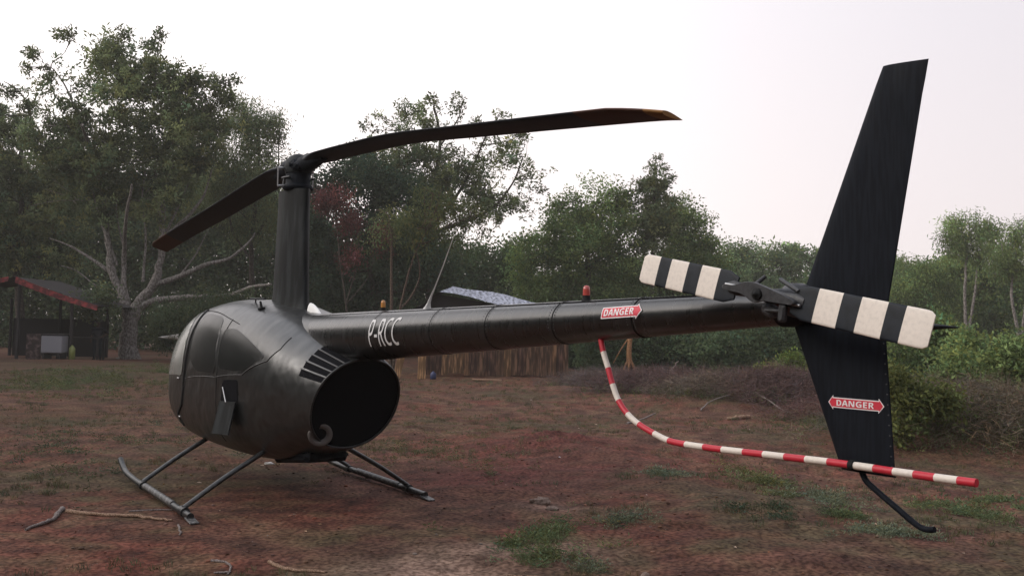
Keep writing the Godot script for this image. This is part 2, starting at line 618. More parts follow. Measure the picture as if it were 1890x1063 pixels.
func grow(spec: Dictionary) -> void:
	var r := RandomNumberGenerator.new()
	r.seed = hash(spec.label)
	var root := thing(spec.name, spec.label, spec.category, spec.base, 0.0, spec.group)
	var bark: Material = M[spec.bark + "_bark"]
	var joints := PackedVector3Array()
	var thick := PackedFloat32Array()
	var main := Soup.new()
	for n in spec.limbs.size():
		var limb: Array = spec.limbs[n]
		var pts: Array = limb[2]
		var path := smooth_path(pts, 5)
		for i in path.size():
			if i > 0 and i < path.size() - 1:
				path[i] += Vector3(r.randfn(), 0, r.randfn()) * limb[0] * 0.10
		var radii := PackedFloat32Array()
		for i in path.size():
			var t := float(i) / (path.size() - 1)
			radii.append(lerpf(limb[0], limb[1], t) * (1.0 + 0.06 * r.randfn()) * (1.0 + (0.45 * exp(-t * 9.0) if n == 0 else 0.0)))
			joints.append(path[i])
			thick.append(lerpf(limb[0], limb[1], t))
		var s := Soup.new() if spec.split else main
		s.grid(tube_rows(path, radii, 9), true, true, true)
		if spec.split:
			part("trunk" if n == 0 else "limb", s, bark, root)
	if main.v.size():
		part("trunk", main, bark, root)
	var twigs := Soup.new()
	var places := []
	var colors := PackedColorArray()
	for lobe in spec.lobes:
		var mid: Vector3 = lobe[0]
		var ext: Vector3 = lobe[1]
		var vol := pow(ext.x * ext.y * ext.z, 2.0 / 3.0)
		var count := int(ceil(125.0 * vol * lobe[2] / pow(spec.size, 1.7)))
		if joints.size():
			var best := 0
			for i in joints.size():
				var dd := joints[i].distance_to(mid) + maxf(0.0, joints[i].y - mid.y) * 1.5
				if dd < joints[best].distance_to(mid) + maxf(0.0, joints[best].y - mid.y) * 1.5:
					best = i
			var from := joints[best]
			var bend := from.lerp(mid, 0.5) + Vector3(r.randfn() * 0.2, 0.1, r.randfn() * 0.2) - Vector3(0, from.distance_to(mid) * 0.1, 0)
			var path := smooth_path([from, bend, mid], 4)
			tube(twigs, path, minf(thick[best] * 0.6, 0.07), 0.02, 5)
			for k in 5:
				var tip := mid + Vector3(r.randf_range(-1, 1) * ext.x, r.randf_range(-0.4, 1) * ext.y, r.randf_range(-1, 1) * ext.z) * 0.75
				var from2 := path[r.randi_range(2, path.size() - 1)]
				tube(twigs, smooth_path([from2, from2.lerp(tip, 0.5) + Vector3(r.randfn(), r.randfn(), r.randfn()) * 0.12, tip], 3), 0.025, 0.008, 4)
		var shade := exp(r.randfn() * 0.10)
		# leaves sit in loose clumps, with gaps between
		var clumps := []
		for k in maxi(4, int(count / 16.0)):
			var dir := Vector3(r.randfn(), r.randfn(), r.randfn()).normalized() * pow(r.randf(), 0.42)
			clumps.append([mid + dir * ext, shade * exp(r.randfn() * 0.24), r.randf_range(0.5, 1.3)])
		var spread: float = 0.42 * minf(1.0, (ext.x + ext.y) * 0.5)
		for k in count:
			var cl: Array = clumps[r.randi() % clumps.size()]
			var p: Vector3 = cl[0] + Vector3(r.randfn(), r.randfn() * 0.7, r.randfn()) * spread * cl[2]
			if p.y + spec.base.y < 0.03:
				continue
			places.append(Transform3D(any_turn(r).scaled(Vector3.ONE * spec.size * r.randf_range(0.75, 1.25)) if spec.leaf != "droop" else Basis(Vector3.UP, r.randf() * TAU).scaled(Vector3.ONE * spec.size * r.randf_range(0.75, 1.25)), p))
			colors.append(tint(spec.color * cl[1], r, 0.22))
	if twigs.v.size():
		tag(part("branches", twigs, bark, root), "", "", "", "stuff")
	scatter("crown" if spec.limbs.size() else "foliage", spec.leaf, M.leaf, places, colors, root)


# a belt of wood too dense to count: along x from x0 to x1 at z, tops given by heights
func belt(called: String, label: String, line: Array, depth: float, c: Color, per_metre: float, size: float, kind := "broad") -> void:
	var r := RandomNumberGenerator.new()
	r.seed = hash(label)
	var places := []
	var colors := PackedColorArray()
	for i in line.size() - 1:
		var a: Vector3 = line[i]
		var b: Vector3 = line[i + 1]
		var n := int(1.25 * Vector2(a.x - b.x, a.z - b.z).length() * per_metre * (a.y + b.y) * 0.5)
		for k in n:
			var t := r.randf()
			var p := a.lerp(b, t)
			var top := p.y * (1.0 + 0.22 * lumps.get_noise_2d(p.x * 0.12 + 300.0, p.z * 0.12) + 0.45 * lumps.get_noise_2d(p.x * 1.1 / maxf(p.y, 1.0) + 50.0, 7.0))
			var y := top * pow(r.randf(), 0.75)
			var out := (b - a).cross(Vector3.UP).normalized()
			var q := Vector3(p.x, y, p.z) + out * r.randfn() * depth * (1.1 - y / top * 0.6)
			places.append(Transform3D(any_turn(r).scaled(Vector3.ONE * size * r.randf_range(0.7, 1.3)), q))
			var dark := 1.0 + 0.9 * patchy.get_noise_3d(q.x * 0.5, q.y * 0.7, q.z * 0.5)
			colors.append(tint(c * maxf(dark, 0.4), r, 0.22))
	tag(scatter(called, kind, M.leaf, places, colors, self), label, "forest")


# ---------------------------------------------------------------- helicopter
const HX: Array[float] = [2.38, 2.33, 2.18, 1.92, 1.50, 1.05, 0.55, 0.05, -0.35, -0.75, -1.10, -1.42]
const HTOP: Array[float] = [0.99, 1.16, 1.37, 1.58, 1.75, 1.82, 1.845, 1.80, 1.72, 1.57, 1.45, 1.352]
const HBOT: Array[float] = [0.72, 0.62, 0.51, 0.43, 0.39, 0.375, 0.365, 0.365, 0.38, 0.43, 0.51, 0.60]
const HW: Array[float] = [0.12, 0.31, 0.49, 0.62, 0.68, 0.69, 0.68, 0.65, 0.61, 0.54, 0.45, 0.38]
const HET: Array[float] = [2.0, 2.0, 2.3, 2.7, 3.1, 3.2, 3.1, 2.8, 2.6, 2.4, 2.2, 2.1]
const HEB: Array[float] = [2.0, 2.0, 2.3, 2.6, 3.0, 3.2, 3.1, 2.9, 2.7, 2.5, 2.3, 2.1]
const HMID: Array[float] = [0.86, 0.88, 0.90, 0.93, 0.95, 0.97, 0.97, 0.97, 0.97, 0.97, 0.97, 0.97]


func station(a: Array[float], x: float) -> float:
	var n := HX.size()
	var i := 0
	while i < n - 2 and x < HX[i + 1]:
		i += 1
	var h := HX[i + 1] - HX[i]
	var u := clampf((x - HX[i]) / h, 0.0, 1.0)
	var i0 := maxi(i - 1, 0)
	var i3 := mini(i + 2, n - 1)
	var m1 := (a[i + 1] - a[i0]) / (HX[i + 1] - HX[i0])
	var m2 := (a[i3] - a[i]) / (HX[i3] - HX[i])
	return (2 * u * u * u - 3 * u * u + 1) * a[i] + (u * u * u - 2 * u * u + u) * h * m1 + (-2 * u * u * u + 3 * u * u) * a[i + 1] + (u * u * u - u * u) * h * m2


# t: 0 on the left side, PI/2 on the roof, PI on the right side
func hull(x: float, t: float, off := 0.0) -> Vector3:
	var c := cos(t)
	var s := sin(t)
	var e := station(HET, x) if s >= 0.0 else station(HEB, x)
	var mid := station(HMID, x)
	var up := station(HTOP, x) - mid if s >= 0.0 else mid - station(HBOT, x)
	var p := Vector3(x, mid + up * signf(s) * pow(absf(s), 2.0 / e), -station(HW, x) * signf(c) * pow(absf(c), 2.0 / e))
	p.x -= clampf(-x / 1.4, 0.0, 1.0) * 0.40 * (p.y - 0.97) * 1.25
	if off != 0.0:
		var d := 0.01
		var n := (hull(minf(x + d, 2.38), t) - hull(maxf(x - d, -1.42), t)).cross(hull(x, t + d) - hull(x, t - d)).normalized()
		if n.dot(p - Vector3(p.x - 0.05, mid, 0)) < 0.0:
			n = -n
		p += n * off
	return p


func cone_mid(x: float) -> float:
	return 1.566 + (-2.16 - x) * 0.0545


func cone_radius(x: float) -> float:
	return 0.183 - (-2.16 - x) * 0.0286


# x along the boom, y = arc length up from the boom's left side
func on_cone(p: Vector2, off: float) -> Vector3:
	var r := cone_radius(p.x)
	var a := p.y / r
	return Vector3(p.x, cone_mid(p.x) + sin(a) * (r + off), -cos(a) * (r + off))


func fin_edge(y: float) -> Vector2:   # leading and trailing edge
	if y > 1.70:
		var t := (y - 1.70) / (2.735 - 1.70)
		return Vector2(lerpf(-5.795, -6.222, t), lerpf(-6.245, -6.420, t))
	var k := (1.70 - y) / 0.60
	return Vector2(lerpf(-5.795, -6.050, k), lerpf(-6.245, -6.297, k))


func fin_half(x: float, y: float) -> float:
	var e := fin_edge(y)
	var u := clampf((e.x - x) / (e.x - e.y), 0.0, 1.0)
	return 0.024 * (sqrt(minf(u / 0.18, 1.0)) * (1.0 - pow(clampf((u - 0.35) / 0.65, 0.0, 1.0), 1.4) * 0.88))


func fin_rows(y0: float, y1: float) -> Array:
	var rows := []
	for k in 15:
		var y := lerpf(y0, y1, k / 14.0)
		var e := fin_edge(y)
		var thin := 1.0
		if k == 0 or k == 14:
			thin = 0.55
		var row := PackedVector3Array()
		for j in 22:
			var t := j / 22.0
			var u := (1.0 - cos(TAU * t)) * 0.5
			var x := lerpf(e.x, e.y, u)
			row.append(Vector3(x, y + (0.0 if y < 2.6 else (e.x - x) * -0.06), fin_half(x, y) * thin * (1.0 if t < 0.5 else -1.0)))
		rows.append(row)
	return rows


func lettering(text: String, size: Vector2, at: Vector2, map: Callable, m: Material, called: String, parent: Node, bold := false) -> void:
	var f := SystemFont.new()
	f.font_names = PackedStringArray(["Droid Sans"])
	if bold:
		f.font_weight = 700
	var tm := TextMesh.new()
	tm.font = f
	tm.text = text
	tm.font_size = 64
	tm.pixel_size = 0.01
	tm.depth = 0.01
	tm.curve_step = 1.0
	var arr := tm.get_mesh_arrays()
	var v: PackedVector3Array = arr[Mesh.ARRAY_VERTEX]
	var ix = arr[Mesh.ARRAY_INDEX]
	var lo := Vector2(1e9, 1e9)
	var hi := -lo
	for p in v:
		lo = Vector2(minf(lo.x, p.x), minf(lo.y, p.y))
		hi = Vector2(maxf(hi.x, p.x), maxf(hi.y, p.y))
	var s := Soup.new()
	var order: PackedInt32Array = ix if ix != null else PackedInt32Array(range(v.size()))
	var work := []
	for i in range(0, order.size(), 3):
		var q := []
		for k in 3:
			var p := v[order[i + k]]
			q.append(Vector3(((p.x - lo.x) / (hi.x - lo.x) - 0.5) * size.x, ((p.y - lo.y) / (hi.y - lo.y) - 0.5) * size.y, 0.0008 if p.z > 0.0 else 0.0))
		work.append(q)
	while work.size():
		var q: Array = work.pop_back()
		var far := 0
		for k in 3:
			if (q[k] as Vector3).distance_to(q[(k + 1) % 3]) > (q[far] as Vector3).distance_to(q[(far + 1) % 3]):
				far = k
		if (q[far] as Vector3).distance_to(q[(far + 1) % 3]) > 0.022:
			var m2: Vector3 = (q[far] + q[(far + 1) % 3]) * 0.5
			work.append([q[far], m2, q[(far + 2) % 3]])
			work.append([m2, q[(far + 1) % 3], q[(far + 2) % 3]])
			continue
		for k in 3:
			q[k] = map.call(at + Vector2(-q[k].x, q[k].y), q[k].z)
		s.tri(q[0], q[1], q[2], -1)
	part(called, s, m, parent, true)


func strip(s: Soup, pts: Array, r: float, map: Callable, per := 5) -> void:
	var path := PackedVector3Array()
	for i in pts.size() - 1:
		for k in per:
			path.append(map.call((pts[i] as Vector2).lerp(pts[i + 1], float(k) / per)))
	path.append(map.call(pts[pts.size() - 1]))
	tube(s, path, r, r, 6)


func mirror(pts: Array) -> Array:
	var out := []
	for p in pts:
		out.append(Vector2(p.x, PI - p.y))
	return out


func build_fuselage() -> void:
	var s := Soup.new()
	var rows := []
	for i in 70:
		var x := lerpf(2.38, -1.42, pow(i / 69.0, 1.12))
		var row := PackedVector3Array()
		for j in 84:
			row.append(hull(x, TAU * j / 84.0 - PI))
		rows.append(row)
	s.grid(rows, true, true, false)
	part("fuselage", s, M.black_paint, heli)
	# the open rear of the engine cowl: a lip, a dark throat and the black screen across it
	var rim := PackedVector3Array()
	for j in 65:
		rim.append(hull(-1.42, TAU * j / 64.0 - PI))
	s = Soup.new()
	tube(s, rim, 0.010, 0.010, 8, 1.0, false)
	part("cowl_lip", s, M.skid_paint, heli)
	var mid := Vector3(-1.43, 0.975, 0)
	s = Soup.new()
	var throat := []
	for k in [[0.985, 0.004], [0.975, 0.012], [0.97, 0.018]]:
		var row := PackedVector3Array()
		for j in 64:
			row.append(mid + (rim[j] - mid) * k[0] + Vector3(k[1], 0, 0))
		throat.append(row)
	s.grid(throat, true, false, true)
	part("engine_screen", s, M.mesh_black, heli, true)
	# exhaust pipe end at the lower left of the opening
	s = Soup.new()
	var centre := Vector3(-1.245, 0.735, -0.23)
	var axis := Vector3(-0.93, -0.25, -0.28).normalized()
	lathe(s, [[-0.06, 0.096], [0.050, 0.100], [0.060, 0.094], [0.054, 0.056], [0.0, 0.050], [-0.03, 0.048]], centre, axis, 28)
	var pipe := part("exhaust_pipe", s, M.pipe_grey, heli)
	s = Soup.new()
	lathe(s, [[0.015, 0.052], [0.022, 0.050]], centre, axis, 24)
	part("pipe_mouth", s, M.mesh_black, pipe)
	# cooling louvres: dark openings between pale bars, beside the opening, left and right
	for side in 2:
		for k in 5:
			var t0 := 0.47 + k * 0.158
			var pts := [Vector2(-1.402, t0 + 0.02), Vector2(-1.402, t0 + 0.140), Vector2(-1.085 + k * 0.016, t0 + 0.140 - 0.03), Vector2(-1.105 + k * 0.016, t0 + 0.02 - 0.03)]
			if side:
				pts = mirror(pts)
			s = Soup.new()
			patch(s, PackedVector2Array(pts), Vector2(0.04, 0.06), func(p: Vector2): return hull(p.x, p.y, 0.002))
			part("louvre_opening", s, M.mesh_black, heli, true)
			if k < 4:
				var bar := [Vector2(-1.41, t0 + 0.149), Vector2(-1.08 + k * 0.016, t0 + 0.119)]
				if side:
					bar = mirror(bar)
				s = Soup.new()
				strip(s, bar, 0.0055, func(p: Vector2): return hull(p.x, p.y, 0.006))
				part("louvre_bar", s, M.lip_paint, heli)
	# glass
	var panes := [
		["windshield", [Vector2(1.17, 0.03), Vector2(1.15, 0.30), Vector2(1.17, 0.60), Vector2(1.24, 0.86), Vector2(1.36, 1.15), Vector2(1.42, 1.53), Vector2(2.10, 1.53), Vector2(2.28, 1.20), Vector2(2.24, 0.5), Vector2(2.05, 0.14), Vector2(1.8, 0.06)], 0.06, "clear_glass"],
		["door_window", [Vector2(0.72, 0.07), Vector2(0.95, 0.16), Vector2(1.0, 0.42), Vector2(0.90, 0.84), Vector2(0.36, 0.77), Vector2(0.27, 0.5), Vector2(0.20, 0.09)], 0.10, "dark_glass"],
		["rear_window", [Vector2(0.14, 0.14), Vector2(0.22, 0.60), Vector2(0.0, 0.68), Vector2(-0.28, 0.60), Vector2(-0.62, 0.50), Vector2(-0.36, 0.20)], 0.08, "dark_glass"],
	]
	for side in 2:
		for pane in panes:
			var pts: Array = pane[1] if side == 0 else mirror(pane[1])
			var outline := rounded(pts, pane[2])
			s = Soup.new()
			patch(s, outline, Vector2(0.06, 0.07), func(p: Vector2): return hull(p.x, p.y, 0.003))
			var glass := part(pane[0], s, M[pane[3]], heli, true)
			s = Soup.new()
			var ring := Array(outline)
			ring.append(outline[0])
			strip(s, ring, 0.0025, func(p: Vector2): return hull(p.x, p.y, 0.001), 2)
			part("window_seal", s, M.black_paint, glass)
		# the dark gap and frame between windshield and door, then the door's lower edge
		s = Soup.new()
		var post := [Vector2(1.06, 0.98), Vector2(1.02, 0.62), Vector2(1.04, 0.30), Vector2(1.08, 0.05), Vector2(1.15, -0.16), Vector2(1.36, -0.36), Vector2(1.30, -0.62)]
		strip(s, post if side == 0 else mirror(post), 0.022, func(p: Vector2): return hull(p.x, p.y, -0.008), 8)
		part("door_post", s, M.rubber, heli)
		s = Soup.new()
		var seam := [Vector2(1.38, 1.0), Vector2(1.0, 0.93), Vector2(0.6, 0.86), Vector2(0.3, 0.80), Vector2(0.0, 0.76)]
		strip(s, seam if side == 0 else mirror(seam), 0.004, func(p: Vector2): return hull(p.x, p.y, 0.001), 8)
		seam = [Vector2(0.18, 0.80), Vector2(0.17, 0.4), Vector2(0.15, 0.0), Vector2(0.14, -0.7)]
		strip(s, seam if side == 0 else mirror(seam), 0.003, func(p: Vector2): return hull(p.x, p.y, 0.001), 8)
		part("door_seam", s, M.rubber, heli)
		s = Soup.new()
		var ridge := [Vector2(-0.36, 0.17), Vector2(-0.66, 0.46), Vector2(-0.72, 0.72), Vector2(-0.70, 0.98)]
		strip(s, ridge if side == 0 else mirror(ridge), 0.007, func(p: Vector2): return hull(p.x, p.y, 0.0), 8)
		part("window_rib", s, M.black_paint, heli)
		s = Soup.new()
		var sill := [Vector2(-0.36, 0.17), Vector2(0.2, 0.07), Vector2(1.05, 0.02)]
		strip(s, sill if side == 0 else mirror(sill), 0.004, func(p: Vector2): return hull(p.x, p.y, 0.0), 8)
		part("sill_seam", s, M.black_paint, heli)
	# small latches on the door edge
	for p in [Vector2(1.28, 0.02), Vector2(1.30, -0.40)]:
		s = Soup.new()
		block(s, Vector3(0.05, 0.018, 0.014), Transform3D(Basis(), hull(p.x, p.y, 0.008)), 0.004)
		part("latch", s, M.bright_metal, heli)
	# open access hatch on the left side with its stay rod
	var hole := [Vector2(0.03, -0.05), Vector2(0.0, 0.07), Vector2(-0.30, 0.11), Vector2(-0.34, -0.04)]
	s = Soup.new()
	patch(s, rounded(hole, 0.03), Vector2(0.05, 0.05), func(p: Vector2): return hull(p.x, p.y, 0.003))
	part("hatch_opening", s, M.mesh_black, heli, true)
	s = Soup.new()
	var a := Vector3(-0.01, 0.905, -0.665)
	var b := Vector3(-0.355, 0.925, -0.632)
	var down := Vector3(0.0, -0.285, -0.055)
	var rows2 := []
	for k in 2:
		var o := Vector3(0, 0, -0.012 * k)
		rows2.append(PackedVector3Array([a + o, b + o, b + down + o, a + down + o]))
	s.grid(rows2, true, true, true, -1)
	var hatch := part("access_hatch", s, M.mast_paint, heli)
	s = Soup.new()
	rod(s, Vector3(-0.03, 1.03, -0.655), Vector3(-0.27, 0.915, -0.70), 0.006, 8)
	part("stay_rod", s, M.bright_metal, hatch)
	# belly box
	s = Soup.new()
	block(s, Vector3(0.80, 0.10, 0.40), Transform3D(Basis(Vector3(0, 0, 1), -0.13), Vector3(-0.56, 0.447, -0.02)), 0.03)
	part("belly_panel", s, M.fin_paint, heli)
	# roof fittings
	s = Soup.new()
	lathe(s, [[0.0, 0.035], [0.012, 0.035], [0.016, 0.014], [0.07, 0.010], [0.075, 0.0]], hull(-0.02, 1.18), Vector3(0, 1, -0.2).normalized(), 14)
	part("roof_cap", s, M.rubber, heli)
	s = Soup.new()
	var rp := hull(0.28, 1.30)
	block(s, Vector3(0.20, 0.018, 0.03), Transform3D(Basis(Vector3.UP, 0.4), rp + Vector3(-0.06, 0.035, 0)), 0.005)
	rod(s, rp, rp + Vector3(0, 0.04, 0), 0.008)
	part("pitot_arm", s, M.dull_metal, heli)
	# pale scoop on the spine just behind the mast
	s = Soup.new()
	var prof := []
	for k in 6:
		var u := k / 5.0
		var w := 0.035 * (1.0 - u * 0.5)
		var hgt := 0.10 * (1.0 - u * u) + 0.012
		var row := PackedVector3Array()
		for j in 12:
			var an := PI * j / 11.0
			row.append(Vector3(-0.36 - u * 0.26, 1.70 - u * 0.02 + sin(an) * hgt, 0.02 - cos(an) * w))
		prof.append(row)
	s.grid(prof, false, true, true)
	part("spine_scoop", s, M.antenna_white, heli)


func build_tail() -> void:
	# tail cone bays, each a hair smaller than the one before so that the lap shows
	var cuts := [-0.15, -2.02, -2.875, -3.54, -4.21, -4.86, -5.74]
	for i in 6:
		var s := Soup.new()
		var rows := []
		for k in 11:
			var x := lerpf(cuts[i], cuts[i + 1] - (0.02 if i < 5 else 0.0), k / 10.0)
			var r := cone_radius(x) - i * 0.0006
			var row := PackedVector3Array()
			for j in 56:
				var an := TAU * j / 56.0
				row.append(Vector3(x, cone_mid(x) + sin(an) * r, cos(an) * r))
			rows.append(row)
		s.grid(rows, true, true, true)
		part("tail_cone_bay", s, M.cone_paint, heli)
		if i > 0:
			s = Soup.new()
			var ring := PackedVector3Array()
			for j in 49:
				ring.append(on_cone(Vector2(cuts[i], TAU * j / 48.0 * cone_radius(cuts[i])), -0.0005))
			tube(s, ring, 0.0026, 0.0026, 6, 1.0, false)
			part("lap_seam", s, M.rubber, heli)
	var seam := Soup.new()
	var line := []
	for k in 9:
		var x := lerpf(-0.7, -5.5, k / 8.0)
		line.append(Vector2(x, cone_radius(x) * 1.12))
	strip(seam, line, 0.004, func(p: Vector2): return on_cone(p, 0.0), 4)
	part("lap_seam", seam, M.rubber, heli)
	# rivets round each lap
	var dots := Soup.new()
	for i in range(1, 6):
		for j in 26:
			var an := lerpf(-1.4, 2.2, j / 25.0)
			for off in [-0.02, 0.03]:
				var x: float = cuts[i] + off
				var p := on_cone(Vector2(x, an * cone_radius(x)), 0.0)
				var n := (p - Vector3(x, cone_mid(x), 0)).normalized()
				lathe(dots, [[-0.001, 0.0035], [0.0012, 0.0026], [0.0018, 0.0]], p, n, 6)
	tag(part("rivets", dots, M.cone_paint, heli), "", "", "", "stuff")
	# fairing where the cone grows out of the cowl
	var s := Soup.new()
	var rows := []
	for k in 9:
		var u := k / 8.0
		var x := lerpf(-0.30, -0.95, u)
		var row := PackedVector3Array()
		for j in 24:
			var an := TAU * j / 24.0
			row.append(Vector3(x, cone_mid(x) - 0.02 + sin(an) * (cone_radius(x) + lerpf(0.05, 0.003, u)), cos(an) * (cone_radius(x) + lerpf(0.06, 0.003, u))))
		rows.append(row)
	s.grid(rows, true, true, true)
	part("cone_fairing", s, M.black_paint, heli)
	# fins
	s = Soup.new()
	s.grid(fin_rows(1.72, 2.733), true, true, true)
	part("upper_fin", s, M.fin_paint, heli)
	s = Soup.new()
	s.grid(fin_rows(1.10, 1.69), true, true, true)
	var lower := part("lower_fin", s, M.fin_paint, heli)
	s = Soup.new()
	for k in 14:
		var y := lerpf(1.14, 1.66, k / 13.0)
		var x := fin_edge(y).y + 0.012
		lathe(s, [[-0.002, 0.0045], [0.0012, 0.003], [0.002, 0.0]], Vector3(x, y, -fin_half(x, y)), Vector3(0, 0, -1), 7)
	tag(part("rivets", s, M.dull_metal, lower), "", "", "", "stuff")
	# tail cone end cap and the gearbox
	s = Soup.new()
	lathe(s, [[0.0, 0.080], [0.05, 0.082], [0.12, 0.074], [0.19, 0.055], [0.22, 0.0]], Vector3(-5.74, 1.757, 0), Vector3(-1, 0.05, 0).normalized(), 24)
	part("end_cap", s, M.fin_paint, heli)
	s = Soup.new()
	lathe(s, [[-0.02, 0.062], [0.02, 0.075], [0.08, 0.070], [0.10, 0.045], [0.22, 0.032], [0.235, 0.026]], Vector3(-5.87, 1.79, -0.03), Vector3(0, 0.05, -1).normalized(), 22)
	part("tail_gearbox", s, M.dull_metal, heli)
	# horizontal stabiliser on the far side
	s = Soup.new()
	rows = []
	for k in 7:
		var z := lerpf(0.015, 0.74, k / 6.0)
		var row := PackedVector3Array()
		for j in 18:
			var t := j / 18.0
			var u := (1.0 - cos(TAU * t)) * 0.5
			row.append(Vector3(lerpf(-5.84, -6.13, u), 1.697 + 0.018 * sin(TAU * t) * (1.0 if k < 6 else 0.5), z))
		rows.append(row)
	s.grid(rows, true, true, true)
	part("stabiliser", s, M.fin_paint, heli)
	# tail skid under the lower fin
	s = Soup.new()
	tube(s, smooth_path([Vector3(-6.135, 1.13, 0), Vector3(-6.16, 1.075, 0), Vector3(-6.20, 1.045, 0), Vector3(-6.30, 0.985, 0), Vector3(-6.38, 0.938, 0), Vector3(-6.42, 0.926, 0), Vector3(-6.458, 0.932, 0)], 5), 0.0125, 0.0115, 12)
	part("tail_skid", s, M.fin_paint, heli)
	# lights and the aerial on the spine
	for lamp in [[-1.86, 0.020, 0.062, "amber_lens", "amber_beacon"], [-4.368, 0.022, 0.062, "red_lens", "red_beacon"]]:
		var at := Vector3(lamp[0], cone_mid(lamp[0]) + cone_radius(lamp[0]) - 0.004, 0)
		s = Soup.new()
		lathe(s, [[0.0, lamp[1] + 0.006], [0.006, lamp[1] + 0.005], [0.012, lamp[1]], [0.030, lamp[1]]], at, Vector3.UP, 18)
		var base := part(lamp[4], s, M.rubber, heli)
		s = Soup.new()
		lathe(s, [[0.030, lamp[1] - 0.001], [0.065, lamp[1] - 0.002], [0.078, lamp[1] * 0.78], [0.085, lamp[1] * 0.45], [0.087, 0.0]], at, Vector3.UP, 18)
		part("lens", s, M[lamp[3]], base)
	s = Soup.new()
	var foot := Vector3(-2.56, cone_mid(-2.56) + cone_radius(-2.56) - 0.004, 0)
	var tip := Vector3(-2.905, 2.264, 0)
	var radii := PackedFloat32Array([0.034, 0.024, 0.014, 0.009, 0.0055, 0.0045, 0.0035])
	var path := PackedVector3Array()
	for k in [0.0, 0.03, 0.09, 0.18, 0.3, 0.6, 1.0]:
		path.append(foot.lerp(tip, k) + Vector3(0.012 * (1.0 - k) * sin(k * 9.0), 0, 0))
	s.grid(tube_rows(path, radii, 12, 0.45), true, true, true)
	part("whip_aerial", s, M.antenna_white, heli)
	# decals
	var on := func(p: Vector2, off: float): return on_cone(p, 0.0015 + off)
	var on_fin := func(p: Vector2, off: float): return Vector3(p.x, p.y, -fin_half(p.x, p.y) - 0.0012 - off)
	var y0 := 0.030
	var arrow := [Vector2(0, -0.031), Vector2(0.262, -0.031), Vector2(0.262, -0.043), Vector2(0.305, 0.0), Vector2(0.262, 0.043), Vector2(0.262, 0.031), Vector2(0, 0.031)]
	var inner := [Vector2(0.006, -0.025), Vector2(0.267, -0.025), Vector2(0.267, -0.033), Vector2(0.297, 0.0), Vector2(0.267, 0.033), Vector2(0.267, 0.025), Vector2(0.006, 0.025)]
	decal("danger_arrow", arrow, inner, Vector2(-4.633, y0), 0.02, on, Vector2(0.225, 0.036), Vector2(0.135, 0.0))
	arrow = [Vector2(-0.100, -0.021), Vector2(0.100, -0.021), Vector2(0.100, -0.030), Vector2(0.124, 0.0), Vector2(0.100, 0.030), Vector2(0.100, 0.021), Vector2(-0.100, 0.021), Vector2(-0.100, 0.030), Vector2(-0.124, 0.0), Vector2(-0.100, -0.030)]
	inner = []
	for p in arrow:
		inner.append(Vector2(signf(p.x) * (absf(p.x) - (0.005 if absf(p.x) > 0.11 else -0.0035)), signf(p.y) * maxf(0.0, absf(p.y) - (0.0075 if absf(p.y) > 0.025 else 0.004))))
	decal("danger_arrow", arrow, inner, Vector2(-6.124, 1.372), 0.012, on_fin, Vector2(0.165, 0.024), Vector2.ZERO)
	lettering("P-RCC", Vector2(0.445, 0.215), Vector2(-2.225, 0.012), on, M.registration_white, "registration", heli)


func decal(called: String, outer: Array, inner: Array, at: Vector2, cell: float, map: Callable, size: Vector2, where: Vector2) -> void:
	var place := func(pts: Array) -> PackedVector2Array:
		var out := PackedVector2Array()
		for p in pts:
			out.append(at + Vector2(-p.x, p.y))
		return out
	var s := Soup.new()
	patch(s, place.call(outer), Vector2(cell, cell), func(p: Vector2): return map.call(p, 0.0))
	var back := part(called, s, M.decal_white, heli, true)
	s = Soup.new()
	patch(s, place.call(inner), Vector2(cell, cell), func(p: Vector2): return map.call(p, 0.0009))
	part("red_field", s, M.decal_red, back, true)
	lettering("DANGER", size, at + Vector2(-where.x, where.y), func(p: Vector2, off: float): return map.call(p, 0.0018 + off), M.decal_white, "lettering", back, true)


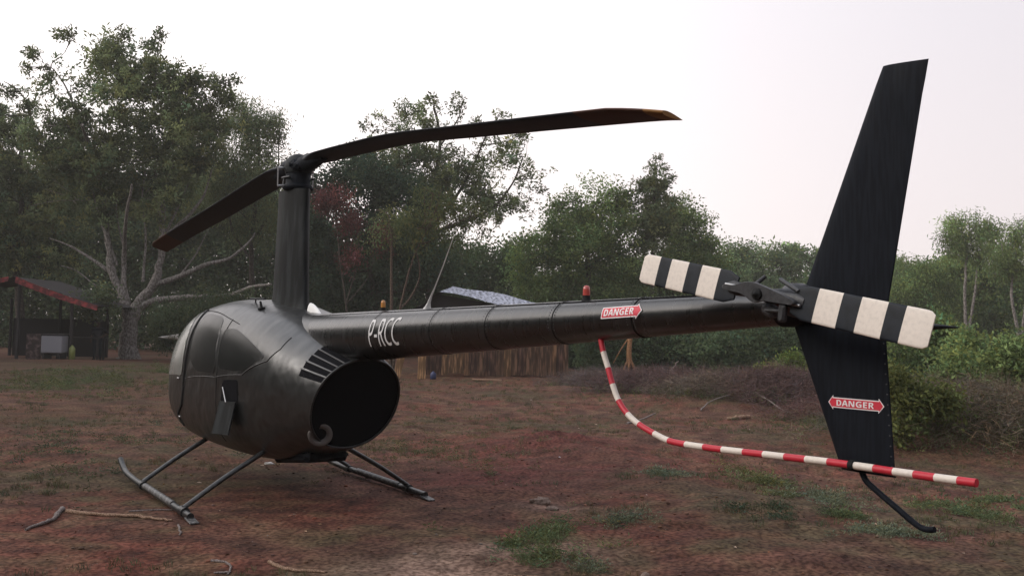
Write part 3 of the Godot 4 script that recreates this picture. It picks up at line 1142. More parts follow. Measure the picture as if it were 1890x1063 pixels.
func build_tail_rotor() -> void:
	var hub := Vector3(-5.87, 1.808, -0.28)
	var a := 0.182
	var lead := Vector3(cos(a), sin(a), 0)
	var across := Vector3(-sin(a), cos(a), 0)
	var out := Vector3(0, 0, -1)
	for side in [1.0, -1.0]:
		var along: Vector3 = lead * side
		var tilt := 0.14
		var up := (across * cos(tilt) + out * -sin(tilt)).normalized()
		var face := along.cross(up).normalized()
		var bands := [[0.150, 0.262, false], [0.262, 0.372, true], [0.372, 0.455, false], [0.455, 0.566, true], [0.566, 0.640, false], [0.640, 0.752, true]]
		for band in bands:
			var s := Soup.new()
			var rows := []
			var steps := 7 if band[1] > 0.7 else 2
			for k in steps + 1:
				var r := lerpf(band[0], band[1], float(k) / steps)
				var chord := 0.070
				var thick := 0.0055
				if band[1] > 0.7:
					var u := clampf((r - 0.715) / 0.037, 0.0, 1.0)
					chord *= sqrt(1.0 - 0.35 * pow(u, 3.0))
					thick *= 1.0 - 0.5 * u
				if r < 0.2:
					chord *= lerpf(0.72, 1.0, (r - 0.15) / 0.05)
				var row := PackedVector3Array()
				for j in 24:
					var t := TAU * j / 24.0
					var w := cos(t) * chord
					row.append(hub + along * r + up * w + face * signf(sin(t)) * pow(absf(sin(t)), 0.4) * thick)
				rows.append(row)
			s.grid(rows, true, true, true)
			part("white_band" if band[2] else "black_band", s, M.white_paint if band[2] else M.blade_paint, heli)
		# root fitting with two bolts
		var s2 := Soup.new()
		var path := PackedVector3Array([hub + along * 0.03, hub + along * 0.10, hub + along * 0.17, hub + along * 0.205])
		s2.grid(tube_rows(path, PackedFloat32Array([0.030, 0.026, 0.034, 0.020]), 12, 0.45, out), true, true, true)
		part("blade_root", s2, M.dull_metal, heli)
		s2 = Soup.new()
		rod(s2, hub + along * 0.10 + out * 0.018 + across * 0.012 * side, hub + along * 0.20 + out * 0.018 + across * 0.012 * side, 0.006, 8)
		part("pitch_link", s2, M.bright_metal, heli)
	# yoke plate: a long lozenge with lobes
	var pts := [Vector2(0.20, 0.012), Vector2(0.13, 0.020), Vector2(0.085, 0.046), Vector2(0.03, 0.056), Vector2(-0.05, 0.040), Vector2(-0.13, 0.022), Vector2(-0.19, 0.006), Vector2(-0.185, -0.018), Vector2(-0.11, -0.022), Vector2(-0.03, -0.026), Vector2(0.02, -0.050), Vector2(0.055, -0.030), Vector2(0.09, -0.014), Vector2(0.20, -0.012)]
	var s3 := Soup.new()
	var outline := rounded(pts, 0.02, 3)
	var rows3 := []
	for k in [[0.97, -0.012], [1.0, -0.008], [1.0, 0.008], [0.97, 0.012]]:
		var row := PackedVector3Array()
		for p in outline:
			row.append(hub + out * (0.030 + k[1]) + (lead * p.x + across * p.y * 0.82) * k[0])
		rows3.append(row)
	s3.grid(rows3, true, true, true, -1)
	part("rotor_yoke", s3, M.dull_metal, heli)
	s3 = Soup.new()
	lathe(s3, [[0.0, 0.024], [0.010, 0.024], [0.014, 0.020], [0.015, 0.010], [0.024, 0.008], [0.025, 0.0]], hub + out * 0.04, out, 18)
	part("yoke_bolt", s3, M.rubber, heli)
	s3 = Soup.new()
	lathe(s3, [[0.0, 0.03], [0.05, 0.032], [0.07, 0.024], [0.20, 0.022]], hub - out * 0.20, out, 16)
	part("rotor_shaft", s3, M.dull_metal, heli)
	for k in 2:
		s3 = Soup.new()
		var q := hub + lead * (-0.03 if k == 0 else 0.05) + across * 0.07 - out * 0.05
		rod(s3, q, q + lead * (-0.14 if k == 0 else 0.02) + across * (-0.03 if k == 0 else -0.05) + out * 0.05, 0.009, 8)
		part("control_rod", s3, M.dull_metal, heli)
	s3 = Soup.new()
	block(s3, Vector3(0.075, 0.05, 0.05), Transform3D(Basis(Vector3(0, 0, 1), 0.4), hub + across * -0.060 - lead * 0.03 + out * -0.02), 0.012)
	block(s3, Vector3(0.035, 0.075, 0.03), Transform3D(Basis(Vector3(0, 0, 1), 0.1), hub + across * -0.055 - lead * 0.125 + out * 0.02), 0.008)
	rod(s3, hub + across * -0.06 - lead * 0.03 + out * 0.01, hub + across * -0.05 - lead * 0.11 + out * 0.02, 0.008, 8)
	part("pitch_control", s3, M.dull_metal, heli)


func build_guard() -> void:
	# the striped tube that curves down from the tail cone and runs back past the lower fin
	var at := [Vector3(-4.535, 1.60, -0.030), Vector3(-4.562, 1.523, -0.031), Vector3(-4.607, 1.438, -0.033), Vector3(-4.647, 1.354, -0.034), Vector3(-4.699, 1.272, -0.035), Vector3(-4.775, 1.208, -0.037), Vector3(-4.865, 1.164, -0.038), Vector3(-4.980, 1.129, -0.039), Vector3(-5.086, 1.106, -0.041), Vector3(-5.205, 1.102, -0.043), Vector3(-5.327, 1.104, -0.046), Vector3(-5.446, 1.107, -0.049), Vector3(-5.575, 1.112, -0.052), Vector3(-5.692, 1.117, -0.055), Vector3(-5.807, 1.121, -0.055), Vector3(-5.916, 1.125, -0.055), Vector3(-6.026, 1.129, -0.055), Vector3(-6.138, 1.131, -0.055), Vector3(-6.238, 1.132, -0.055), Vector3(-6.323, 1.132, -0.055), Vector3(-6.408, 1.133, -0.055), Vector3(-6.492, 1.134, -0.055), Vector3(-6.580, 1.136, -0.055), Vector3(-6.648, 1.138, -0.055)]
	var path := smooth_path(at, 6)
	for i in at.size() - 1:
		var s := Soup.new()
		tube(s, path.slice(i * 6, i * 6 + 7), 0.0155, 0.0155, 14)
		part("white_guard_band" if i % 2 else "red_guard_band", s, M.white_paint if i % 2 else M.red_paint, heli)
	var s := Soup.new()
	tube(s, PackedVector3Array([Vector3(-6.128, 1.1305, -0.055), Vector3(-6.150, 1.1315, -0.055)]), 0.021, 0.021, 14)
	block(s, Vector3(0.03, 0.03, 0.06), Transform3D(Basis(), Vector3(-6.139, 1.131, -0.022)), 0.004)
	part("guard_clamp", s, M.rubber, heli)


func build_main_rotor() -> void:
	# mast fairing
	var s := Soup.new()
	var rows := []
	for k in 15:
		var y := lerpf(1.62, 2.88, k / 14.0)
		var t := k / 14.0
		var chord := lerpf(0.80, 0.66, minf(1.0, t * 1.2)) + 0.30 * exp(-t * 16.0)
		var thick := lerpf(0.125, 0.112, t) + 0.06 * exp(-t * 16.0)
		var row := PackedVector3Array()
		for j in 36:
			var an := TAU * j / 36.0
			var u := cos(an)
			row.append(Vector3(0.06 + u * chord * 0.5 - (0.04 if u < 0.0 else 0.0) * u, y, sin(an) * thick * (1.0 if u > 0.0 else 1.0 - 0.35 * u * u)))
		rows.append(row)
	s.grid(rows, true, true, true)
	part("mast_fairing", s, M.mast_paint, heli)
	s = Soup.new()
	lathe(s, [[2.80, 0.05], [2.90, 0.045], [3.12, 0.040]], Vector3.ZERO, Vector3.UP, 18)
	part("rotor_mast", s, M.dull_metal, heli)
	s = Soup.new()
	lathe(s, [[2.87, 0.09], [2.88, 0.135], [2.905, 0.145], [2.925, 0.135], [2.94, 0.115], [3.06, 0.118], [3.08, 0.10]], Vector3.ZERO, Vector3.UP, 28)
	part("swashplate", s, M.fin_paint, heli)
	s = Soup.new()
	block(s, Vector3(0.42, 0.085, 0.20), Transform3D(Basis(Vector3(0, 0, 1), 0.03), Vector3(0, 3.10, 0)), 0.025)
	block(s, Vector3(0.24, 0.10, 0.24), Transform3D(Basis(), Vector3(0, 3.11, 0)), 0.03)
	part("rotor_hub", s, M.fin_paint, heli)
	s = Soup.new()
	lathe(s, [[3.04, 0.125], [3.10, 0.135], [3.16, 0.12], [3.20, 0.085], [3.225, 0.035], [3.23, 0.0]], Vector3.ZERO, Vector3.UP, 24)
	part("hub_cap", s, M.mast_paint, heli)
	for k in 2:
		s = Soup.new()
		var z := -0.20 if k == 0 else 0.145
		rod(s, Vector3(0.0, 2.905, z), Vector3(0.0, 3.075, z), 0.0065, 10)
		rod(s, Vector3(0.0, 2.905, z), Vector3(0.0, 2.915, z * 0.6), 0.011, 8)
		rod(s, Vector3(0.0, 3.07, z), Vector3(0.08 * (1 - 2 * k), 3.09, z * 0.5), 0.013, 8)
		part("pitch_link", s, M.bright_metal, heli)
		s = Soup.new()
		rod(s, Vector3(0.10, 2.90, -0.11 + 0.22 * k), Vector3(0.12, 3.02, -0.09 + 0.18 * k), 0.012, 8)
		rod(s, Vector3(-0.10, 2.99, -0.12 + 0.24 * k), Vector3(0.10, 3.0, -0.12 + 0.24 * k), 0.010, 8)
		part("scissor_link", s, M.dull_metal, heli)
	# blades: +x runs forward, -x aft
	for k in 2:
		var dir := 1.0 if k == 0 else -1.0
		var ends: Array = [[0.20, 3.115], [0.66, 3.075], [1.38, 3.005], [2.5, 2.885], [3.83, 2.757], [5.16, 2.612]] if k == 0 else [[0.20, 3.125], [0.62, 3.13], [1.25, 3.11], [2.07, 3.07], [3.09, 2.968], [3.90, 2.886], [4.72, 2.800], [4.96, 2.768]]
		var line := []
		for e in ends:
			line.append(Vector3(e[0] * dir, e[1], 0.0))
		var path := smooth_path(line, 6)
		var sections := []
		for p in path:
			var r := absf(p.x)
			var pitch := 0.40 if k == 0 else 0.16     # both blades hang with the far edge low
			var chord := 0.254
			var lead_cut := 0.0
			if r < 0.62:
				chord = lerpf(0.17, 0.254, smoothstep(0.20, 0.60, r))
			elif k == 1 and r > 4.62:
				lead_cut = 0.105 * pow((r - 4.62) / 0.34, 1.2)
			elif k == 0 and r > 5.10:
				lead_cut = 0.03
			var n := Vector3(0, sin(pitch), -cos(pitch))   # towards the near edge
			var f := Vector3(0, cos(pitch), sin(pitch))
			var thick := 0.016 if r > 0.75 else lerpf(0.045, 0.016, smoothstep(0.2, 0.75, r))
			var row := PackedVector3Array()
			for j in 26:
				var t := TAU * j / 26.0
				var u := (1.0 - cos(t)) * 0.5     # 0 at the leading edge
				var w := lerpf(chord * 0.45 - lead_cut, -chord * 0.55, u)
				row.append(p + n * w + f * thick * sin(t) * (1.25 - u * 0.95))
			sections.append(row)
		var parts := [[0, 0], [0, 0], [0, 0]]
		var cut1 := 0
		var cut2 := 0
		for i in path.size():
			if absf(path[i].x) < 4.36:
				cut1 = i
			if absf(path[i].x) < (4.96 if k == 0 else 4.88):
				cut2 = i
		s = Soup.new()
		s.grid(sections.slice(0, cut1 + 1), true, true, true)
		var blade := part("rotor_blade", s, M.blade_paint, heli)
		s = Soup.new()
		s.grid(sections.slice(cut1, cut2 + 1), true, true, true)
		part("painted_tip", s, M.blade_tip_red, blade)
		s = Soup.new()
		s.grid(sections.slice(cut2), true, true, true)
		part("tip_cap", s, M.blade_tip_yellow if k == 1 else M.blade_tip_red, blade)
		s = Soup.new()
		var grip := PackedVector3Array([Vector3(0.10 * dir, 3.115, 0), Vector3(0.26 * dir, 3.117, 0), Vector3(0.42 * dir, 3.12 if k else 3.10, 0), Vector3(0.60 * dir, 3.128 if k else 3.083, 0)])
		s.grid(tube_rows(grip, PackedFloat32Array([0.075, 0.085, 0.066, 0.040]), 16), true, true, true)
		part("blade_grip", s, M.fin_paint, heli)


func build_skids() -> void:
	for side in [-1.0, 1.0]:
		for k in 2:
			var s := Soup.new()
			var top := Vector3(1.06, 0.43, 0.46 * side) if k == 0 else Vector3(-0.42, 0.47, 0.42 * side)
			var foot := Vector3(0.90 if side < 0.0 else 1.02, 0.075, 1.09 * side) if k == 0 else Vector3(-0.50 if side < 0.0 else -0.34, 0.075, 1.09 * side)
			var path := smooth_path([top + (top - foot) * 0.25, top, foot.lerp(top, 0.5) + Vector3(0, 0.012, 0), foot], 4)
			tube(s, path, 0.031, 0.027, 14, 0.75)
			part("skid_strut", s, M.skid_paint, heli)
			s = Soup.new()
			rod(s, foot + Vector3(-0.05, -0.03, 0), foot + Vector3(0.06, -0.03, 0), 0.040, 14)
			part("strut_clamp", s, M.skid_paint, heli)
		var z: float = 1.09 * side
		var s2 := Soup.new()
		tube(s2, smooth_path([Vector3(-0.70, 0.036, z), Vector3(-0.3, 0.038, z), Vector3(0.4, 0.042, z), Vector3(1.1, 0.045, z), Vector3(1.5, 0.060, z), Vector3(1.70, 0.095, z), Vector3(1.86, 0.165, z)], 6), 0.030, 0.028, 14)
		part("skid_tube", s2, M.skid_paint, heli)
		s2 = Soup.new()
		rod(s2, Vector3(-0.18, 0.046, z), Vector3(0.78, 0.052, z), 0.0305, 14)
		part("worn_sleeve", s2, M.worn_skid, heli)
		s2 = Soup.new()
		block(s2, Vector3(0.17, 0.014, 0.075), Transform3D(Basis(Vector3(0, 0, 1), 0.10), Vector3(-0.74, 0.014, z)), 0.004)
		part("skid_shoe", s2, M.worn_skid, heli)


func build_helicopter() -> void:
	heli = thing("helicopter", "black helicopter parked on red dirt with checkered tail rotor and striped guard", "helicopter")
	var q := Basis(Vector3(-0.568, 0.009, -0.823), Vector3(0.007, 1.0, 0.007), Vector3(0.823, -0.002, -0.568)).orthonormalized()
	heli.transform = Transform3D(q, Vector3(-2.074, 0.0, -8.856))
	build_fuselage()
	build_tail()
	build_main_rotor()
	build_tail_rotor()
	build_guard()
	build_skids()


# ---------------------------------------------------------------- huts and people
func build_plank_hut() -> void:
	var y := height(-1, -32)
	var hut := thing("plank_hut", "low hut of upright brown planks with a mottled pale sheet roof behind the tail cone", "hut", Vector3(-0.9, y, -32.0), -0.05)
	var s := Soup.new()
	# planks, each its own width, lean and length
	var x := -2.25
	rng.seed = 77
	while x < 2.75:
		var w := rng.randf_range(0.17, 0.30)
		s = Soup.new()
		var h := rng.randf_range(1.72, 1.86)
		block(s, Vector3(w - 0.012, h, 0.028), Transform3D(Basis(Vector3(0, 0, 1), rng.randfn() * 0.010), Vector3(x + w * 0.5, h * 0.5 + rng.randf_range(0.0, 0.10), rng.randfn() * 0.012)), 0.004)
		part("plank", s, M["plank_%d" % (rng.randi() % 4)], hut)
		x += w
	for k in 4:
		s = Soup.new()
		block(s, Vector3(0.10, 2.1, 0.10), Transform3D(Basis(), Vector3(-2.2 + k * 1.62, 1.05, -0.10)), 0.01)
		part("post", s, M.dark_timber, hut)
		s = Soup.new()
		block(s, Vector3(0.10, 2.2, 0.10), Transform3D(Basis(), Vector3(-2.2 + k * 1.62, 1.1, -3.2)), 0.01)
		part("post", s, M.dark_timber, hut)
	s = Soup.new()
	block(s, Vector3(4.9, 1.9, 0.05), Transform3D(Basis(), Vector3(0.25, 1.0, -3.2)), 0.01)
	part("back_wall", s, M.dark_timber, hut)
	# roof: two sheets that meet on a ridge running away from the front; the right one shows its face
	for side in 2:
		var rows := []
		for i in 9:
			var row := PackedVector3Array()
			for j in 9:
				var u := i / 8.0
				var v := j / 8.0
				var px := lerpf(-1.55, 2.5, u) if side == 0 else lerpf(-1.55, -2.6, u)
				var py := lerpf(2.84, 2.12, u) if side == 0 else lerpf(2.84, 2.1, u)
				row.append(Vector3(px, py + 0.05 * sin(u * 9.0 + v * 4.0) - 0.07 * sin(v * PI) + v * 0.42, lerpf(0.35, -3.6, v)))
			rows.append(row)
		s = Soup.new()
		s.grid(rows, false, false, false)
		part("roof_sheet", s, M.mottled_sheet if side == 0 else M.dark_timber, hut, true)
	# dark gable under the sheet
	s = Soup.new()
	for t in [[Vector3(-2.5, 2.05, 0.02), Vector3(-1.55, 2.76, 0.02), Vector3(2.75, 2.08, 0.02)]]:
		s.tri(t[0], t[1], t[2], -1)
		s.tri(t[0] + Vector3(0, 0, -0.05), t[2] + Vector3(0, 0, -0.05), t[1] + Vector3(0, 0, -0.05), -1)
		for i in 3:
			var a: Vector3 = t[i]
			var b: Vector3 = t[(i + 1) % 3]
			s.quad(a, a + Vector3(0, 0, -0.05), b + Vector3(0, 0, -0.05), b, -1)
	part("gable", s, M.dark_timber, hut)
	# loose timber standing at the left of the hut
	s = Soup.new()
	block(s, Vector3(0.26, 1.5, 0.06), Transform3D(Basis(), Vector3(0, 0.75, 0)), 0.01)
	var board := part("board", s, M.post_wood, self)
	board.position = Vector3(-2.95, height(-2.9, -31.2), -31.2)
	tag(board, "pale orange board standing upright at the left end of the plank hut", "board")
	s = Soup.new()
	block(s, Vector3(0.24, 1.6, 0.05), Transform3D(Basis(), Vector3(0, 0.8, 0)), 0.01)
	board = part("board", s, M.post_wood, self)
	board.transform = Transform3D(Basis(Vector3(0, 0, 1), -0.22), Vector3(-3.85, height(-3.9, -31.6), -31.6))
	tag(board, "brown board leaning to the right, left of the upright orange board", "board")
	s = Soup.new()
	lathe(s, [[0.0, 0.08], [0.02, 0.10], [0.18, 0.10], [0.21, 0.08], [0.25, 0.03], [0.27, 0.03]], Vector3.ZERO, Vector3.UP, 16)
	var drum := part("jerrycan", s, M.blue_plastic, self)
	drum.position = Vector3(-2.55, height(-2.5, -31.0), -31.0)
	tag(drum, "small dark blue can on the ground by the upright orange board", "can")
	s = Soup.new()
	block(s, Vector3(0.95, 0.05, 0.16), Transform3D(), 0.01)
	board = part("board", s, M.peeled_wood, self)
	board.transform = Transform3D(Basis(Vector3.UP, -0.12), Vector3(-0.75, height(-0.7, -30.0) + 0.03, -30.0))
	tag(board, "pale board lying on the dirt in front of the plank hut", "board")


func build_shelter() -> void:
	var shelter := thing("shelter", "open dark timber shelter with red sheet roof edges at the left", "shelter", Vector3(-20.6, height(-20, -39), -39.0))
	var s := Soup.new()
	# red fascia strips of the roof: a long one falling to the right, two short pieces at the left
	for f in [[Vector3(-0.1, 3.42, 0.1), Vector3(3.35, 2.27, 0.1), 0.26], [Vector3(-2.4, 3.16, 0.4), Vector3(-0.35, 3.40, 0.2), 0.24], [Vector3(-2.4, 2.45, 0.9), Vector3(-0.45, 2.40, 0.9), 0.30]]:
		var a: Vector3 = f[0]
		var b: Vector3 = f[1]
		s = Soup.new()
		var rows := []
		for k in 13:
			var t := k / 12.0
			var p := a.lerp(b, t) - Vector3(0, 0.06 * sin(t * PI), 0)
			var h: float = f[2] * lerpf(1.0, 0.8, t)
			rows.append(PackedVector3Array([p, p + Vector3(0, -h, 0.03), p + Vector3(0, -h, 0.0), p + Vector3(0, 0, -0.04)]))
		s.grid(rows, true, true, true, -1)
		part("roof_edge", s, M.red_sheet, shelter)
	for side in 2:
		s = Soup.new()
		var rows := []
		for k in 7:
			var u := k / 6.0
			rows.append(PackedVector3Array([Vector3(-0.2, 3.40, 0).lerp(Vector3(3.35 if side == 0 else -2.6, 2.25 if side == 0 else 3.1, 0), u) + Vector3(0, 0.0, 0.03), Vector3(-0.2, 3.42, -4.0).lerp(Vector3(3.35 if side == 0 else -2.6, 2.27 if side == 0 else 3.1, -4.0), u)]))
		s.grid(rows, false, false, false)
		part("roof_sheet", s, M.dark_timber, shelter, true)
	for p in [Vector3(-1.5, 0, 0.0), Vector3(0.05, 0, 0.05), Vector3(2.25, 0, 0.0), Vector3(2.2, 0, -3.6), Vector3(0.0, 0, -3.66), Vector3(-2.2, 0, -3.6)]:
		s = Soup.new()
		tube(s, PackedVector3Array([p, p + Vector3(0.02, 1.3, 0), p + Vector3(0, 3.25 - absf(p.x - (-0.2)) * 0.33, 0)]), 0.075, 0.06, 8)
		part("post", s, M.dark_timber, shelter)
	s = Soup.new()
	block(s, Vector3(4.3, 1.7, 0.06), Transform3D(Basis(), Vector3(0.0, 0.85, -3.75)), 0.01)
	part("back_wall", s, M.dark_timber, shelter)
	s = Soup.new()
	block(s, Vector3(0.62, 1.06, 0.05), Transform3D(Basis(), Vector3(0, 0.53, 0)), 0.01)
	var panel := part("plywood_sheet", s, M.pink_board, self)
	panel.position = Vector3(-19.72, height(-19.7, -38.7), -38.7)
	tag(panel, "dull pink board panel standing left of the white chest in the shelter", "panel")
	# white chest on a dark frame
	var chest := thing("chest_freezer", "white box shaped chest with dark lid on a low dark stand in the shelter", "chest", Vector3(-18.9, height(-18.9, -38.8), -38.8))
	s = Soup.new()
	block(s, Vector3(0.86, 0.72, 0.6), Transform3D(Basis(), Vector3(0, 0.60, 0)), 0.03)
	part("body", s, M.white_enamel, chest)
	s = Soup.new()
	block(s, Vector3(0.90, 0.07, 0.64), Transform3D(Basis(), Vector3(0, 1.0, 0)), 0.02)
	part("lid", s, M.dark_timber, chest)
	for k in 2:
		s = Soup.new()
		block(s, Vector3(0.08, 0.24, 0.55), Transform3D(Basis(), Vector3(-0.34 + k * 0.68, 0.12, 0)), 0.01)
		part("foot", s, M.dark_timber, chest)
	s = Soup.new()
	lathe(s, [[0.0, 0.10], [0.02, 0.125], [0.46, 0.125], [0.52, 0.08], [0.58, 0.04], [0.60, 0.04]], Vector3.ZERO, Vector3.UP, 14)
	var can := part("container", s, M.lime_plastic, self)
	can.position = Vector3(-18.22, height(-18.2, -38.9), -38.9)
	tag(can, "yellow green upright container right of the white chest", "container")
	# a dark table behind
	var table := thing("table", "dark rough table behind the white chest in the shelter", "table", Vector3(-18.7, height(-18.7, -40.4), -40.4))
	s = Soup.new()
	block(s, Vector3(2.2, 0.06, 0.8), Transform3D(Basis(), Vector3(0, 0.95, 0)), 0.01)
	part("tabletop", s, M.dark_timber, table)
	for p in [Vector3(-1, 0, -0.3), Vector3(1, 0, -0.3), Vector3(-1, 0, 0.3), Vector3(1, 0, 0.3)]:
		s = Soup.new()
		block(s, Vector3(0.08, 0.92, 0.08), Transform3D(Basis(), p + Vector3(0, 0.46, 0)), 0.01)
		part("leg", s, M.dark_timber, table)
	# a pale sheet far behind the nose
	s = Soup.new()
	var rows2 := []
	for k in 6:
		var u := k / 5.0
		rows2.append(PackedVector3Array([Vector3(u * 0.9 - 0.45, 0.75 + u * 0.16, 0), Vector3(u * 0.9 - 0.45, 0.75 - u * 0.06, 0.05 * sin(u * 7.0)), Vector3(u * 0.9 - 0.45, 0.70 - u * 0.06, -0.4)]))
	s.grid(rows2, false, false, false)
	var sheet := part("sheet", s, M.pale_sheet, self, true)
	sheet.position = Vector3(-14.3, 0.30, -39.0)
	tag(sheet, "small pale sheet in the shade just left of the helicopter nose", "sheet")


# ---------------------------------------------------------------- a figure as one surface
func capsule(p: Vector3, a: Vector3, b: Vector3, ra: float, rb: float) -> float:
	var t := clampf((p - a).dot(b - a) / (b - a).length_squared(), 0.0, 1.0)
	return p.distance_to(a.lerp(b, t)) - lerpf(ra, rb, t)


func figure_mesh(bones: Array, lo: Vector3, hi: Vector3, cell: float, blend: float) -> Soup:
	var n := Vector3i(((hi - lo) / cell).ceil()) + Vector3i.ONE
	var field := PackedFloat32Array()
	field.resize(n.x * n.y * n.z)
	field.fill(1.0)
	var tone := PackedInt32Array()
	tone.resize(field.size())
	for bone in range(bones.size()):
		var b: Array = bones[bone]
		var reach: float = maxf(b[2], b[3]) + blend + cell * 2.0
		var from := Vector3i(((b[0] as Vector3).min(b[1]) - Vector3.ONE * reach - lo) / cell).clamp(Vector3i.ZERO, n - Vector3i.ONE)
		var to := Vector3i(((b[0] as Vector3).max(b[1]) + Vector3.ONE * reach - lo) / cell).clamp(Vector3i.ZERO, n - Vector3i.ONE)
		for i in range(from.x, to.x + 1):
			for j in range(from.y, to.y + 1):
				for k in range(from.z, to.z + 1):
					var at := (i * n.y + j) * n.z + k
					var d := capsule(lo + Vector3(i, j, k) * cell, b[0], b[1], b[2], b[3])
					if d < field[at]:
						tone[at] = b[4]
					var h := clampf(0.5 + 0.5 * (field[at] - d) / blend, 0.0, 1.0)
					field[at] = lerpf(field[at], d, h) - blend * h * (1.0 - h)
	var s := Soup.new()
	var spot := {}
	var f := func(i: int, j: int, k: int) -> float: return field[(i * n.y + j) * n.z + k]
	for i in n.x - 1:
		for j in n.y - 1:
			for k in n.z - 1:
				var sum := Vector3.ZERO
				var hits := 0
				var c := []
				for q in 8:
					c.append(f.call(i + (q & 1), j + (q >> 1 & 1), k + (q >> 2)))
				if (c.min() < 0.0) == (c.max() < 0.0):
					continue
				for e in [[0, 1], [2, 3], [4, 5], [6, 7], [0, 2], [1, 3], [4, 6], [5, 7], [0, 4], [1, 5], [2, 6], [3, 7]]:
					if (c[e[0]] < 0.0) != (c[e[1]] < 0.0):
						var t: float = c[e[0]] / (c[e[0]] - c[e[1]])
						sum += Vector3(e[0] & 1, e[0] >> 1 & 1, e[0] >> 2).lerp(Vector3(e[1] & 1, e[1] >> 1 & 1, e[1] >> 2), t)
						hits += 1
				spot[Vector3i(i, j, k)] = lo + (Vector3(i, j, k) + sum / hits) * cell
	var tones := [Color(0.012, 0.013, 0.017), Color(0.014, 0.016, 0.022), Color(0.06, 0.038, 0.028), Color(0.008, 0.008, 0.008)]
	for cellv in spot:
		var i: int = cellv.x
		var j: int = cellv.y
		var k: int = cellv.z
		s.color = tones[tone[(i * n.y + j) * n.z + k]]
		var here: bool = f.call(i, j, k) < 0.0
		for axis in 3:
			var step: Vector3i = [Vector3i(1, 0, 0), Vector3i(0, 1, 0), Vector3i(0, 0, 1)][axis]
			var u: Vector3i = [Vector3i(0, 1, 0), Vector3i(0, 0, 1), Vector3i(1, 0, 0)][axis]
			var w: Vector3i = [Vector3i(0, 0, 1), Vector3i(1, 0, 0), Vector3i(0, 1, 0)][axis]
			var q: Vector3i = cellv + step
			if q.x >= n.x or q.y >= n.y or q.z >= n.z or (f.call(q.x, q.y, q.z) < 0.0) == here:
				continue
			if not (spot.has(cellv - u) and spot.has(cellv - w) and spot.has(cellv - u - w)):
				continue
			if here:
				s.quad(spot[cellv], spot[cellv - u], spot[cellv - u - w], spot[cellv - w])
			else:
				s.quad(spot[cellv], spot[cellv - w], spot[cellv - u - w], spot[cellv - u])
	return s


func build_person() -> void:
	var p := thing("person", "person in dark clothes standing with one hand on hip left of the pale tree", "person", Vector3(-17.75, height(-17.7, -40.2), -40.2), 0.25)
	# 0 shirt, 1 trousers, 2 skin, 3 shoes
	var bones := [
		[Vector3(0, 0.98, 0), Vector3(0, 1.18, 0.0), 0.145, 0.150, 0], [Vector3(-0.07, 1.20, 0), Vector3(0.07, 1.20, 0), 0.13, 0.13, 0], [Vector3(-0.15, 1.37, -0.01), Vector3(0.15, 1.37, -0.01), 0.085, 0.085, 0],
		[Vector3(0, 1.40, 0), Vector3(0, 1.50, 0.01), 0.062, 0.055, 2], [Vector3(0, 1.58, 0.02), Vector3(0, 1.64, 0.01), 0.086, 0.092, 2], [Vector3(0, 1.545, 0.075), Vector3(0, 1.575, 0.085), 0.045, 0.05, 2], [Vector3(0, 1.60, 0.11), Vector3(0, 1.59, 0.12), 0.014, 0.016, 2],
		[Vector3(-0.092, 1.60, 0.01), Vector3(-0.095, 1.62, 0.0), 0.018, 0.02, 2], [Vector3(0.092, 1.60, 0.01), Vector3(0.095, 1.62, 0.0), 0.018, 0.02, 2],
		[Vector3(-0.20, 1.37, -0.01), Vector3(-0.25, 1.10, -0.02), 0.062, 0.050, 0], [Vector3(-0.25, 1.10, -0.02), Vector3(-0.26, 0.87, 0.06), 0.044, 0.032, 2], [Vector3(-0.26, 0.86, 0.06), Vector3(-0.255, 0.76, 0.08), 0.034, 0.026, 2], [Vector3(-0.25, 0.84, 0.08), Vector3(-0.235, 0.78, 0.11), 0.016, 0.013, 2],
		[Vector3(0.20, 1.37, -0.01), Vector3(0.38, 1.16, -0.06), 0.062, 0.050, 0], [Vector3(0.38, 1.16, -0.06), Vector3(0.20, 1.02, 0.04), 0.044, 0.034, 2], [Vector3(0.20, 1.02, 0.04), Vector3(0.14, 0.99, 0.12), 0.034, 0.026, 2],
		[Vector3(-0.09, 0.96, 0), Vector3(-0.11, 0.50, 0.02), 0.105, 0.068, 1], [Vector3(-0.11, 0.50, 0.02), Vector3(-0.12, 0.10, -0.02), 0.062, 0.046, 1], [Vector3(-0.12, 0.055, -0.04), Vector3(-0.14, 0.045, 0.15), 0.048, 0.040, 3],
		[Vector3(0.09, 0.96, 0), Vector3(0.11, 0.50, 0.02), 0.105, 0.068, 1], [Vector3(0.11, 0.50, 0.02), Vector3(0.12, 0.10, -0.02), 0.062, 0.046, 1], [Vector3(0.12, 0.055, -0.04), Vector3(0.15, 0.045, 0.15), 0.048, 0.040, 3],
	]
	part("body", figure_mesh(bones, Vector3(-0.45, -0.02, -0.25), Vector3(0.55, 1.80, 0.30), 0.020, 0.03), M.cloth, p, false, true)
	var s := Soup.new()
	lathe(s, [[-0.05, 0.104], [0.0, 0.112], [0.05, 0.100], [0.085, 0.06], [0.098, 0.0]], Vector3(0, 1.655, -0.012), Vector3(0, 1, -0.25).normalized(), 16)
	part("hair", s, M.rubber, p)


